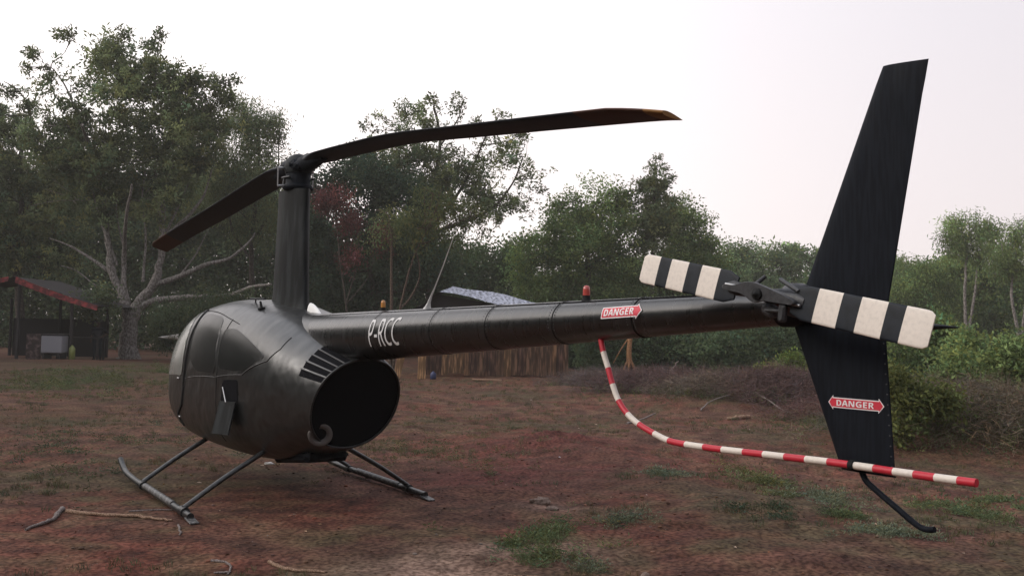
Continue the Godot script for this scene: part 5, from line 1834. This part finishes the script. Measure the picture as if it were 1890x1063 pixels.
		"lobes": [[Vector3(-2.07, 8.23, 0.00), Vector3(1.53, 1.15, 1.20), 1.10], [Vector3(-0.03, 8.66, 0.00), Vector3(1.53, 1.27, 1.26), 1.20], [Vector3(1.53, 7.66, 0.00), Vector3(1.53, 1.40, 1.32), 1.20], [Vector3(-1.50, 6.06, 0.00), Vector3(1.78, 1.53, 1.49), 1.20], [Vector3(1.07, 5.85, 0.00), Vector3(2.04, 1.53, 1.61), 1.10], [Vector3(-2.21, 4.25, 0.00), Vector3(1.53, 1.53, 1.38), 1.10], [Vector3(-0.40, 3.26, 0.00), Vector3(2.04, 1.53, 1.61), 1.00], [Vector3(2.59, 6.14, 0.00), Vector3(1.27, 1.27, 1.15), 1.00], [Vector3(3.16, 3.84, 0.00), Vector3(1.53, 1.27, 1.26), 1.00]]},
	{"name": "red_leaved_bush", "label": "bush with dull red leaves beside the rotor mast", "group": "", "category": "bush", "base": Vector3(-7.60, 0, -41.00), "leaf": "droop", "size": 0.80, "color": Color(0.130, 0.050, 0.048), "bark": "dark", "split": false,
		"limbs": [[0.060, 0.020, [Vector3(0.46, -0.10, 0.00), Vector3(0.38, 2.19, 0.00), Vector3(-0.05, 5.04, 0.00), Vector3(-0.23, 7.19, 0.00)]],
			[0.040, 0.015, [Vector3(0.32, 2.66, 0.00), Vector3(0.80, 4.58, 0.00), Vector3(0.71, 6.01, 0.00)]],
			[0.030, 0.012, [Vector3(0.37, 2.66, 0.00), Vector3(1.29, 3.87, 0.00), Vector3(1.50, 4.83, 0.00)]]],
		"lobes": [[Vector3(-0.24, 7.43, 0.00), Vector3(0.81, 0.66, 0.66), 0.81], [Vector3(-0.56, 7.13, 0.00), Vector3(0.47, 0.43, 0.41), 0.81], [Vector3(0.63, 6.13, 0.00), Vector3(0.57, 0.62, 0.53), 0.72], [Vector3(0.54, 5.05, 0.00), Vector3(0.52, 0.71, 0.56), 0.54], [Vector3(1.48, 5.55, 0.00), Vector3(0.71, 0.57, 0.58), 0.45], [Vector3(0.27, 6.48, 0.00), Vector3(0.57, 0.47, 0.47), 0.45]]},
	{"name": "tree", "label": "slender double stemmed sapling with thin yellowish crown behind the tail cone", "group": "", "category": "tree", "base": Vector3(-4.94, 0, -36.00), "leaf": "droop", "size": 0.85, "color": Color(0.100, 0.115, 0.048), "bark": "brown", "split": false,
		"limbs": [[0.070, 0.030, [Vector3(0.29, -0.10, 0.00), Vector3(0.32, 1.73, 0.00), Vector3(0.27, 3.82, 0.00), Vector3(0.24, 5.08, 0.00), Vector3(0.09, 6.02, 0.00)]],
			[0.060, 0.020, [Vector3(0.41, -0.10, 0.00), Vector3(0.59, 1.95, 0.00), Vector3(0.86, 3.41, 0.00), Vector3(1.15, 4.46, 0.00), Vector3(1.55, 5.31, 0.00)]],
			[0.040, 0.015, [Vector3(0.64, 2.36, 0.00), Vector3(1.08, 2.89, 0.00), Vector3(1.38, 3.84, 0.00), Vector3(1.03, 5.09, 0.00)]]],
		"lobes": [[Vector3(0.17, 5.91, 0.00), Vector3(0.92, 0.42, 0.60), 0.56], [Vector3(1.23, 5.51, 0.00), Vector3(1.04, 0.46, 0.68), 0.56], [Vector3(2.26, 6.06, 0.00), Vector3(1.04, 0.54, 0.71), 0.56], [Vector3(1.83, 6.79, 0.00), Vector3(0.75, 0.42, 0.53), 0.48], [Vector3(3.31, 5.98, 0.00), Vector3(0.71, 0.42, 0.51), 0.40], [Vector3(-0.44, 5.27, 0.00), Vector3(0.63, 0.33, 0.43), 0.40], [Vector3(2.70, 5.33, 0.00), Vector3(0.83, 0.33, 0.53), 0.40], [Vector3(1.45, 4.89, 0.00), Vector3(1.04, 0.33, 0.62), 0.32]]},
	{"name": "tree", "label": "broad green tree with a rounded top behind the red beacon", "group": "tall trees along the edge of the clearing", "category": "tree", "base": Vector3(3.96, 0, -50.00), "leaf": "broad", "size": 1.00, "color": Color(0.138, 0.190, 0.068), "bark": "dark", "split": false,
		"limbs": [[0.220, 0.050, [Vector3(0.32, -0.10, 0.00), Vector3(0.26, 3.15, 0.00), Vector3(0.07, 6.06, 0.00), Vector3(0.32, 8.40, 0.00)]],
			[0.100, 0.030, [Vector3(0.17, 4.89, 0.00), Vector3(1.65, 6.96, 0.00), Vector3(2.21, 8.43, 0.00)]],
			[0.100, 0.030, [Vector3(0.17, 4.89, 0.00), Vector3(-1.25, 6.61, 0.00), Vector3(-1.85, 7.77, 0.00)]]],
		"lobes": [[Vector3(0.61, 8.55, 0.00), Vector3(1.33, 0.98, 1.04), 0.85], [Vector3(-0.69, 7.79, 0.00), Vector3(1.16, 0.98, 0.96), 1.00], [Vector3(-1.54, 6.61, 0.00), Vector3(1.45, 1.30, 1.24), 1.10], [Vector3(1.06, 7.24, 0.00), Vector3(1.74, 1.45, 1.43), 1.10], [Vector3(0.22, 5.48, 0.00), Vector3(2.61, 1.74, 1.95), 1.20], [Vector3(-2.39, 5.43, 0.00), Vector3(1.45, 1.45, 1.30), 1.10], [Vector3(1.34, 8.56, 0.00), Vector3(0.87, 0.75, 0.73), 0.70], [Vector3(-0.70, 8.67, 0.00), Vector3(0.35, 0.35, 0.31), 0.40], [Vector3(-1.29, 8.66, 0.00), Vector3(0.52, 0.41, 0.42), 0.40], [Vector3(-1.49, 3.70, 0.00), Vector3(2.32, 1.45, 1.69), 1.20], [Vector3(1.12, 3.17, 0.00), Vector3(2.61, 1.45, 1.82), 1.10]]},
	{"name": "tree", "label": "narrow dark spire shaped tree rising behind the tail rotor blade", "group": "tall trees along the edge of the clearing", "category": "tree", "base": Vector3(7.34, 0, -50.00), "leaf": "rosette", "size": 0.85, "color": Color(0.122, 0.148, 0.070), "bark": "dark", "split": false,
		"limbs": [[0.140, 0.030, [Vector3(0.25, -0.10, 0.00), Vector3(0.20, 3.22, 0.00), Vector3(0.16, 6.71, 0.00), Vector3(0.22, 9.34, 0.00), Vector3(0.26, 10.81, 0.00)]]],
		"lobes": [[Vector3(0.32, 10.46, 0.00), Vector3(0.46, 0.46, 0.42), 0.60], [Vector3(-0.02, 9.77, 0.00), Vector3(0.81, 0.58, 0.63), 0.85], [Vector3(0.71, 9.50, 0.00), Vector3(0.69, 0.58, 0.57), 0.80], [Vector3(0.14, 8.75, 0.00), Vector3(1.16, 0.75, 0.86), 1.10], [Vector3(0.30, 7.58, 0.00), Vector3(1.33, 0.87, 0.99), 1.30], [Vector3(-0.27, 6.70, 0.00), Vector3(1.33, 1.04, 1.07), 1.30], [Vector3(-0.60, 9.32, 0.00), Vector3(0.41, 0.64, 0.47), 0.60], [Vector3(0.40, 11.05, 0.00), Vector3(0.20, 0.23, 0.20), 0.60]]},
	{"name": "tree", "label": "rounded mid green tree stepping down to the right of the spire tree", "group": "tall trees along the edge of the clearing", "category": "tree", "base": Vector3(9.65, 0, -53.00), "leaf": "broad", "size": 1.00, "color": Color(0.138, 0.190, 0.068), "bark": "dark", "split": false,
		"limbs": [[0.200, 0.050, [Vector3(0.23, -0.10, 0.00), Vector3(0.10, 3.04, 0.00), Vector3(0.16, 6.12, 0.00), Vector3(0.04, 8.29, 0.00)]],
			[0.080, 0.020, [Vector3(0.11, 4.89, 0.00), Vector3(1.23, 6.45, 0.00), Vector3(1.53, 7.39, 0.00)]]],
		"lobes": [[Vector3(-0.17, 8.44, 0.00), Vector3(0.98, 0.98, 0.88), 1.00], [Vector3(0.61, 7.52, 0.00), Vector3(1.04, 0.92, 0.88), 1.00], [Vector3(-0.62, 7.34, 0.00), Vector3(1.41, 1.23, 1.19), 1.20], [Vector3(1.23, 6.61, 0.00), Vector3(0.92, 0.74, 0.75), 1.00], [Vector3(0.31, 6.13, 0.00), Vector3(1.84, 1.23, 1.38), 1.20], [Vector3(1.55, 5.53, 0.00), Vector3(0.92, 1.04, 0.88), 1.00], [Vector3(0.03, 4.27, 0.00), Vector3(2.46, 1.53, 1.80), 1.20], [Vector3(-1.82, 4.54, 0.00), Vector3(2.46, 1.84, 1.93), 1.20], [Vector3(-2.10, 2.08, 0.00), Vector3(2.76, 1.53, 1.93), 1.10], [Vector3(1.27, 2.76, 0.00), Vector3(2.46, 1.84, 1.93), 1.10]]},
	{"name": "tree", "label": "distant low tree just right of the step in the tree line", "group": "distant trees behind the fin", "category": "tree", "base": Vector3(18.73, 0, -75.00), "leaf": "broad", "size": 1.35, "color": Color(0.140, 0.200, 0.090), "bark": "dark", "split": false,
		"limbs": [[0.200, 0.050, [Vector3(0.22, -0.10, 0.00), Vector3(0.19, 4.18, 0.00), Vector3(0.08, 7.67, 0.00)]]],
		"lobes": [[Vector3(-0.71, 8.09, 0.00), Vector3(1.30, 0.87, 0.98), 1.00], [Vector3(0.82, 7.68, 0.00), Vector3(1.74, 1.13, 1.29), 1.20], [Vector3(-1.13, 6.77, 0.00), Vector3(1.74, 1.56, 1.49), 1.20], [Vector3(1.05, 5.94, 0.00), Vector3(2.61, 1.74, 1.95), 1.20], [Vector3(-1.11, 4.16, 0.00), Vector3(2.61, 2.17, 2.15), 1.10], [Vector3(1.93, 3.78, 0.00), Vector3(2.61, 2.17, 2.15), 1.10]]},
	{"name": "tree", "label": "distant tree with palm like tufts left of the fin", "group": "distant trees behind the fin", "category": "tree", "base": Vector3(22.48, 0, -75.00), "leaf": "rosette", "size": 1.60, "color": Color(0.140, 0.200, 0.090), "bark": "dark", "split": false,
		"limbs": [[0.200, 0.050, [Vector3(0.16, -0.10, 0.00), Vector3(0.13, 4.26, 0.00), Vector3(-0.02, 8.17, 0.00)]]],
		"lobes": [[Vector3(-0.76, 7.94, 0.00), Vector3(1.48, 0.78, 1.02), 1.00], [Vector3(0.77, 8.19, 0.00), Vector3(0.96, 0.87, 0.82), 0.90], [Vector3(0.34, 6.87, 0.00), Vector3(2.17, 1.48, 1.64), 1.20], [Vector3(-0.98, 8.94, 0.00), Vector3(0.43, 0.35, 0.35), 0.60], [Vector3(0.33, 8.97, 0.00), Vector3(0.61, 0.35, 0.43), 0.60], [Vector3(1.64, 7.77, 0.00), Vector3(0.69, 0.87, 0.70), 0.80], [Vector3(0.79, 4.27, 0.00), Vector3(2.61, 2.17, 2.15), 1.10], [Vector3(2.52, 6.04, 0.00), Vector3(2.17, 1.74, 1.76), 1.10]]},
	{"name": "tree", "label": "green tree just right of the fin above the tail rotor tip", "group": "tall trees along the edge of the clearing", "category": "tree", "base": Vector3(23.77, 0, -55.00), "leaf": "droop", "size": 1.10, "color": Color(0.138, 0.190, 0.068), "bark": "dark", "split": false,
		"limbs": [[0.200, 0.050, [Vector3(-0.01, -0.10, 0.00), Vector3(-0.07, 2.41, 0.00), Vector3(-0.01, 4.96, 0.00)]]],
		"lobes": [[Vector3(-0.49, 5.59, 0.00), Vector3(0.83, 0.57, 0.63), 0.90], [Vector3(0.47, 5.61, 0.00), Vector3(0.96, 0.64, 0.72), 0.90], [Vector3(-0.33, 4.63, 0.00), Vector3(1.27, 1.08, 1.06), 1.20], [Vector3(1.27, 4.98, 0.00), Vector3(1.15, 0.96, 0.95), 1.10], [Vector3(-0.97, 3.66, 0.00), Vector3(1.59, 1.27, 1.29), 1.20], [Vector3(0.95, 3.38, 0.00), Vector3(1.91, 1.59, 1.58), 1.20], [Vector3(-0.01, 1.77, 0.00), Vector3(2.23, 1.59, 1.72), 1.10]]},
	{"name": "tree", "label": "umbrella crowned tree on two pale thin stems, right of the fin", "group": "", "category": "tree", "base": Vector3(25.32, 0, -52.00), "leaf": "droop", "size": 1.00, "color": Color(0.145, 0.195, 0.074), "bark": "pale", "split": false,
		"limbs": [[0.100, 0.050, [Vector3(-0.09, -0.10, 0.00), Vector3(-0.06, 2.42, 0.00), Vector3(-0.08, 4.22, 0.00), Vector3(-0.02, 5.43, 0.00), Vector3(0.05, 6.95, 0.00), Vector3(0.32, 7.71, 0.00)]],
			[0.090, 0.040, [Vector3(-0.03, 1.22, 0.00), Vector3(0.22, 2.72, 0.00), Vector3(0.52, 4.54, 0.00), Vector3(0.65, 5.75, 0.00), Vector3(0.92, 6.97, 0.00)]],
			[0.050, 0.015, [Vector3(0.05, 6.80, 0.00), Vector3(-0.59, 7.24, 0.00), Vector3(-1.19, 6.93, 0.00)]],
			[0.050, 0.015, [Vector3(0.65, 5.75, 0.00), Vector3(1.38, 6.98, 0.00), Vector3(1.68, 7.59, 0.00)]]],
		"lobes": [[Vector3(0.17, 8.01, 0.00), Vector3(1.32, 0.42, 0.79), 1.35], [Vector3(-0.58, 8.21, 0.00), Vector3(0.48, 0.30, 0.35), 1.05], [Vector3(-0.89, 7.24, 0.00), Vector3(0.72, 0.30, 0.46), 1.20], [Vector3(0.47, 7.26, 0.00), Vector3(1.20, 0.42, 0.73), 1.35], [Vector3(1.38, 7.73, 0.00), Vector3(0.78, 0.42, 0.54), 1.20], [Vector3(-0.13, 6.79, 0.00), Vector3(1.20, 0.36, 0.70), 1.05], [Vector3(1.07, 6.52, 0.00), Vector3(1.08, 0.48, 0.70), 1.35], [Vector3(1.98, 6.68, 0.00), Vector3(0.72, 0.42, 0.51), 1.05]]},
	{"name": "tree", "label": "tree on a pale forked stem at the right edge", "group": "", "category": "tree", "base": Vector3(26.05, 0, -48.00), "leaf": "droop", "size": 1.00, "color": Color(0.145, 0.195, 0.074), "bark": "pale", "split": false,
		"limbs": [[0.100, 0.050, [Vector3(0.06, -0.10, 0.00), Vector3(0.07, 1.30, 0.00), Vector3(-0.15, 2.68, 0.00), Vector3(-0.36, 3.93, 0.00), Vector3(-0.25, 5.19, 0.00), Vector3(-0.02, 6.59, 0.00)]],
			[0.090, 0.040, [Vector3(0.07, 1.30, 0.00), Vector3(0.30, 2.97, 0.00), Vector3(0.47, 4.64, 0.00)]],
			[0.040, 0.015, [Vector3(-0.31, 4.63, 0.00), Vector3(-0.72, 5.74, 0.00), Vector3(-0.85, 6.57, 0.00)]]],
		"lobes": [[Vector3(0.04, 7.29, 0.00), Vector3(0.72, 0.44, 0.53), 0.80], [Vector3(0.54, 6.88, 0.00), Vector3(0.83, 0.67, 0.68), 0.90], [Vector3(-0.35, 6.86, 0.00), Vector3(0.44, 0.39, 0.38), 0.50], [Vector3(-0.30, 5.88, 0.00), Vector3(1.11, 0.61, 0.78), 1.00], [Vector3(0.26, 5.20, 0.00), Vector3(1.11, 0.72, 0.83), 1.00], [Vector3(-0.86, 5.17, 0.00), Vector3(1.00, 0.61, 0.73), 0.90]]},
	{"name": "tree", "label": "mid green tree behind the two pale stems", "group": "tall trees along the edge of the clearing", "category": "tree", "base": Vector3(28.82, 0, -58.00), "leaf": "broad", "size": 1.10, "color": Color(0.138, 0.190, 0.068), "bark": "dark", "split": false,
		"limbs": [[0.200, 0.050, [Vector3(-0.08, -0.10, 0.00), Vector3(-0.14, 2.52, 0.00), Vector3(-0.06, 5.21, 0.00)]]],
		"lobes": [[Vector3(-2.08, 5.85, 0.00), Vector3(1.34, 0.87, 1.00), 1.10], [Vector3(-0.40, 5.55, 0.00), Vector3(1.68, 1.21, 1.30), 1.20], [Vector3(1.62, 4.91, 0.00), Vector3(1.68, 1.34, 1.36), 1.20], [Vector3(-1.41, 3.84, 0.00), Vector3(2.02, 1.68, 1.66), 1.20], [Vector3(1.27, 2.89, 0.00), Vector3(2.35, 1.68, 1.81), 1.20], [Vector3(3.29, 3.93, 0.00), Vector3(1.68, 1.68, 1.51), 1.20], [Vector3(-0.75, 1.84, 0.00), Vector3(2.69, 1.34, 1.81), 1.10]]},
	{"name": "bush", "label": "tall bright green bush right beside the lower fin", "group": "bushes at the right edge of the clearing", "category": "bush", "base": Vector3(10.37, 0, -24.00), "leaf": "broad", "size": 0.70, "color": Color(0.145, 0.195, 0.074), "bark": "dark", "split": false,
		"limbs": [],
		"lobes": [[Vector3(-0.14, 1.25, 0.00), Vector3(0.56, 0.42, 0.44), 1.50], [Vector3(0.55, 1.40, 0.00), Vector3(0.56, 0.50, 0.48), 1.50], [Vector3(0.13, 0.70, 0.00), Vector3(0.69, 0.42, 0.50), 1.50], [Vector3(-0.42, 0.55, 0.00), Vector3(0.42, 0.42, 0.38), 1.50], [Vector3(0.69, 1.96, 0.00), Vector3(0.28, 0.42, 0.31), 1.05]]},
	{"name": "bush", "label": "pale green bush below the tail rotor tip at mid height", "group": "bushes at the right edge of the clearing", "category": "bush", "base": Vector3(10.41, 0, -22.00), "leaf": "broad", "size": 0.65, "color": Color(0.145, 0.195, 0.074), "bark": "dark", "split": false,
		"limbs": [],
		"lobes": [[Vector3(0.11, 1.17, 0.00), Vector3(0.51, 0.51, 0.46), 1.50], [Vector3(0.49, 0.80, 0.00), Vector3(0.51, 0.43, 0.42), 1.50], [Vector3(-0.15, 0.66, 0.00), Vector3(0.51, 0.38, 0.40), 1.50], [Vector3(0.30, 1.68, 0.00), Vector3(0.25, 0.38, 0.29), 1.20]]},
	{"name": "bush", "label": "leafy green bush at the right edge of the photo", "group": "bushes at the right edge of the clearing", "category": "bush", "base": Vector3(10.64, 0, -20.00), "leaf": "broad", "size": 0.60, "color": Color(0.145, 0.195, 0.074), "bark": "dark", "split": false,
		"limbs": [],
		"lobes": [[Vector3(-0.16, 1.00, 0.00), Vector3(0.46, 0.42, 0.40), 1.50], [Vector3(0.31, 0.89, 0.00), Vector3(0.46, 0.58, 0.47), 1.50], [Vector3(-0.27, 0.53, 0.00), Vector3(0.42, 0.30, 0.32), 1.50], [Vector3(0.19, 0.31, 0.00), Vector3(0.46, 0.30, 0.34), 1.50], [Vector3(0.08, 1.46, 0.00), Vector3(0.30, 0.30, 0.27), 1.50]]},
	{"name": "bush", "label": "low yellowish bush left of the brush mound", "group": "bushes at the right edge of the clearing", "category": "bush", "base": Vector3(5.63, 0, -13.40), "leaf": "broad", "size": 0.42, "color": Color(0.125, 0.140, 0.048), "bark": "dark", "split": false,
		"limbs": [],
		"lobes": [[Vector3(0.02, 0.85, 0.00), Vector3(0.26, 0.25, 0.23), 2.60], [Vector3(0.23, 0.59, 0.00), Vector3(0.31, 0.23, 0.24), 2.60], [Vector3(-0.08, 0.38, 0.00), Vector3(0.22, 0.17, 0.17), 2.60], [Vector3(0.50, 0.75, 0.00), Vector3(0.26, 0.20, 0.21), 2.60]]},
	{"name": "bush", "label": "bright yellow green bush left of the fin base", "group": "", "category": "bush", "base": Vector3(7.70, 0, -27.00), "leaf": "broad", "size": 0.60, "color": Color(0.125, 0.165, 0.044), "bark": "dark", "split": false,
		"limbs": [],
		"lobes": [[Vector3(0.07, 0.67, 0.00), Vector3(0.53, 0.31, 0.38), 1.00], [Vector3(0.61, 0.80, 0.00), Vector3(0.38, 0.25, 0.28), 1.00], [Vector3(-0.24, 0.50, 0.00), Vector3(0.41, 0.22, 0.28), 1.00], [Vector3(0.53, 0.44, 0.00), Vector3(0.47, 0.22, 0.31), 1.00]]},
	{"name": "bush", "label": "small green bush touching the lower fin on its left", "group": "", "category": "bush", "base": Vector3(6.60, 0, -21.00), "leaf": "broad", "size": 0.50, "color": Color(0.095, 0.130, 0.044), "bark": "dark", "split": false,
		"limbs": [],
		"lobes": [[Vector3(0.04, 0.46, 0.00), Vector3(0.29, 0.27, 0.25), 1.00], [Vector3(0.23, 0.16, 0.00), Vector3(0.27, 0.22, 0.22), 1.00], [Vector3(-0.10, 0.21, 0.00), Vector3(0.22, 0.19, 0.19), 1.00]]},
	{"name": "bush", "label": "low dark bush right of the plank hut", "group": "dark undergrowth bushes behind the brush pile", "category": "bush", "base": Vector3(3.25, 0, -41.00), "leaf": "broad", "size": 0.90, "color": Color(0.050, 0.080, 0.042), "bark": "dark", "split": false,
		"limbs": [],
		"lobes": [[Vector3(-0.47, 0.96, 0.00), Vector3(1.19, 0.81, 0.90), 1.00], [Vector3(1.18, 1.23, 0.00), Vector3(1.42, 0.95, 1.07), 1.00], [Vector3(0.25, 0.38, 0.00), Vector3(1.66, 0.52, 0.98), 1.00], [Vector3(0.46, 1.93, 0.00), Vector3(1.42, 0.95, 1.07), 1.00]]},
	{"name": "bush", "label": "low dark bush behind the stake", "group": "dark undergrowth bushes behind the brush pile", "category": "bush", "base": Vector3(6.69, 0, -43.00), "leaf": "broad", "size": 0.90, "color": Color(0.050, 0.080, 0.042), "bark": "dark", "split": false,
		"limbs": [],
		"lobes": [[Vector3(-0.55, 0.99, 0.00), Vector3(1.24, 0.85, 0.94), 1.00], [Vector3(1.19, 1.28, 0.00), Vector3(1.49, 1.00, 1.12), 1.00], [Vector3(0.20, 0.39, 0.00), Vector3(1.74, 0.55, 1.03), 1.00], [Vector3(0.43, 2.01, 0.00), Vector3(1.49, 1.00, 1.12), 1.00]]},
	{"name": "bush", "label": "low dark bush behind the dry brush", "group": "dark undergrowth bushes behind the brush pile", "category": "bush", "base": Vector3(9.39, 0, -45.00), "leaf": "broad", "size": 0.90, "color": Color(0.050, 0.080, 0.042), "bark": "dark", "split": false,
		"limbs": [],
		"lobes": [[Vector3(-0.62, 1.01, 0.00), Vector3(1.30, 0.89, 0.98), 1.00], [Vector3(1.20, 1.31, 0.00), Vector3(1.56, 1.04, 1.17), 1.00], [Vector3(0.17, 0.38, 0.00), Vector3(1.82, 0.57, 1.08), 1.00], [Vector3(0.41, 2.07, 0.00), Vector3(1.56, 1.04, 1.17), 1.00]]},
	{"name": "bush", "label": "low dark bush under the tail rotor hub", "group": "dark undergrowth bushes behind the brush pile", "category": "bush", "base": Vector3(12.01, 0, -47.00), "leaf": "broad", "size": 0.90, "color": Color(0.050, 0.080, 0.042), "bark": "dark", "split": false,
		"limbs": [],
		"lobes": [[Vector3(-0.68, 1.03, 0.00), Vector3(1.36, 0.93, 1.03), 1.00], [Vector3(1.22, 1.34, 0.00), Vector3(1.63, 1.09, 1.22), 1.00], [Vector3(0.14, 0.37, 0.00), Vector3(1.91, 0.60, 1.13), 1.00], [Vector3(0.40, 2.14, 0.00), Vector3(1.63, 1.09, 1.22), 1.00]]},
	{"name": "bush", "label": "dull green bush behind the nose of the helicopter", "group": "", "category": "bush", "base": Vector3(-14.70, 0, -40.00), "leaf": "droop", "size": 0.90, "color": Color(0.068, 0.088, 0.046), "bark": "dark", "split": false,
		"limbs": [],
		"lobes": [[Vector3(0.50, 1.80, 0.00), Vector3(1.39, 0.83, 1.00), 1.00], [Vector3(1.67, 1.36, 0.00), Vector3(1.39, 0.93, 1.04), 1.00], [Vector3(-0.17, 1.10, 0.00), Vector3(0.69, 0.60, 0.58), 1.00], [Vector3(2.57, 2.08, 0.00), Vector3(1.39, 1.16, 1.15), 1.00]]},
	{"name": "bush", "label": "pale broad leaved shrub under the red eave beside the trunk", "group": "", "category": "bush", "base": Vector3(-18.23, 0, -40.00), "leaf": "broad", "size": 0.90, "color": Color(0.110, 0.130, 0.065), "bark": "dark", "split": false,
		"limbs": [],
		"lobes": [[Vector3(0.40, 2.78, 0.00), Vector3(0.56, 0.32, 0.40), 1.00], [Vector3(0.87, 2.44, 0.00), Vector3(0.46, 0.46, 0.42), 1.00], [Vector3(0.19, 2.08, 0.00), Vector3(0.32, 0.37, 0.31), 1.00]]}]


# an even dusk sky: pale all round, a little darker overhead, and brightest towards where the sun went down, left of the view
func dusk_air() -> ImageTexture:
	var w := 512
	var h := 256
	var im := Image.create_empty(w, h, false, Image.FORMAT_RGBF)
	var west := Vector3(-cos(0.16) * sin(1.45), sin(0.16), -cos(0.16) * cos(1.45))
	for j in h:
		var up := PI * (0.5 - (j + 0.5) / h)
		for i in w:
			var turn := TAU * ((i + 0.5) / w)
			var dir := Vector3(sin(turn) * cos(up), sin(up), -cos(turn) * cos(up))   # a panorama begins at -z
			var y := maxf(dir.y, 0.0)
			var c := Vector3(0.83, 0.745, 0.70).lerp(Vector3(0.58, 0.61, 0.69), 1.0 - pow(1.0 - y, 1.5))
			var away := acos(clampf(dir.dot(west), -1.0, 1.0))
			c += Vector3(0.33, 0.31, 0.29) * exp(-pow(away / 1.0, 2.0)) + Vector3(0.95, 0.82, 0.68) * exp(-pow(away / 0.42, 2.0))
			c *= Vector3.ONE.lerp(Vector3(0.63, 0.63, 0.665), smoothstep(1.0, 2.0, away))
			if dir.y < 0.0:
				c = Vector3(0.07, 0.055, 0.05)
			im.set_pixel(i, j, Color(c.x, c.y, c.z))
	return ImageTexture.create_from_image(im)


func _ready() -> void:
	# camera, sky, sun, exposure
	var cam := Camera3D.new()
	cam.name = "camera"
	cam.fov = rad_to_deg(2.0 * atan(531.5 / 1727.0))
	cam.near = 0.1
	cam.far = 2000.0
	cam.position = Vector3(0, 1.5837, 0)
	cam.rotation = Vector3(0.0463, 0.0, 0.0194)
	add_child(cam)
	cam.current = true
	var env := Environment.new()
	var sky := Sky.new()
	var air := PanoramaSkyMaterial.new()
	air.panorama = dusk_air()
	sky.sky_material = air
	env.background_mode = Environment.BG_SKY
	env.sky = sky
	env.tonemap_mode = Environment.TONE_MAPPER_LINEAR
	env.tonemap_exposure = 1.85
	env.sdfgi_enabled = true
	env.ssao_enabled = true
	env.ssil_enabled = true
	env.fog_enabled = true
	env.fog_density = 0.0009
	env.fog_light_color = Color(0.92, 0.905, 0.87)
	var world := WorldEnvironment.new()
	world.name = "world"
	world.environment = env
	add_child(world)
	var sun := DirectionalLight3D.new()
	sun.name = "sun"
	sun.light_energy = 0.30
	sun.light_angular_distance = 24.0
	sun.light_color = Color(1.0, 0.97, 0.94)
	sun.shadow_enabled = true
	sun.rotation = Vector3(-0.50, -1.30, 0.0)
	add_child(sun)

	lumps.noise_type = FastNoiseLite.TYPE_SIMPLEX_SMOOTH
	lumps.seed = 4
	lumps.frequency = 1.1
	lumps.fractal_octaves = 4
	swell.seed = 8
	swell.frequency = 0.12
	swell.fractal_octaves = 2
	patchy.seed = 15
	patchy.frequency = 0.45
	patchy.fractal_octaves = 4
	materials()
	build_ground()

	# the wood round the clearing
	var dark := Color(0.066, 0.088, 0.044)
	belt("forest", "dark wood behind the pale tree and the shelter", [Vector3(-45, 11.0, -62), Vector3(-30, 11.0, -60), Vector3(-16, 8.5, -58), Vector3(-6, 6.8, -58)], 2.2, dark, 42.0, 1.35)
	belt("forest", "dark wood behind the plank hut", [Vector3(-6, 6.0, -58), Vector3(4, 5.5, -60), Vector3(14, 5.4, -64)], 2.2, Color(0.076, 0.108, 0.046), 40.0, 1.35)
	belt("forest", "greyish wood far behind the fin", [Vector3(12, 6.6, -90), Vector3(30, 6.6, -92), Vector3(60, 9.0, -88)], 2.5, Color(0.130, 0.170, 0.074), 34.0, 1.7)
	belt("forest", "wood behind the bushes at the right", [Vector3(20, 5.2, -62), Vector3(30, 5.6, -60), Vector3(48, 7.5, -56)], 2.2, Color(0.074, 0.120, 0.048), 42.0, 1.35)
	belt("forest", "low green undergrowth along the right edge of the clearing", [Vector3(9.2, 1.2, -27), Vector3(13, 1.5, -25.5), Vector3(18, 1.9, -24)], 1.6, Color(0.082, 0.108, 0.050), 100.0, 0.7)
	belt("forest", "dark undergrowth behind the brush pile", [Vector3(2.8, 1.7, -38), Vector3(8, 1.9, -38), Vector3(13, 2.0, -37)], 1.2, Color(0.070, 0.100, 0.048), 80.0, 0.9)
	belt("forest", "wood on the other side of the clearing behind the photographer", [Vector3(-40, 15.0, -40), Vector3(-42, 16.0, -14), Vector3(-34, 15.0, 14), Vector3(-8, 12.0, 28), Vector3(20, 11.0, 26), Vector3(42, 10.0, 4), Vector3(50, 9.0, -30)], 2.5, Color(0.045, 0.062, 0.036), 22.0, 2.4)
	for spec in TREES:
		grow(spec)

	build_helicopter()
	build_plank_hut()
	build_shelter()
	build_person()
	build_brush()
	build_ground_things()
	build_litter()
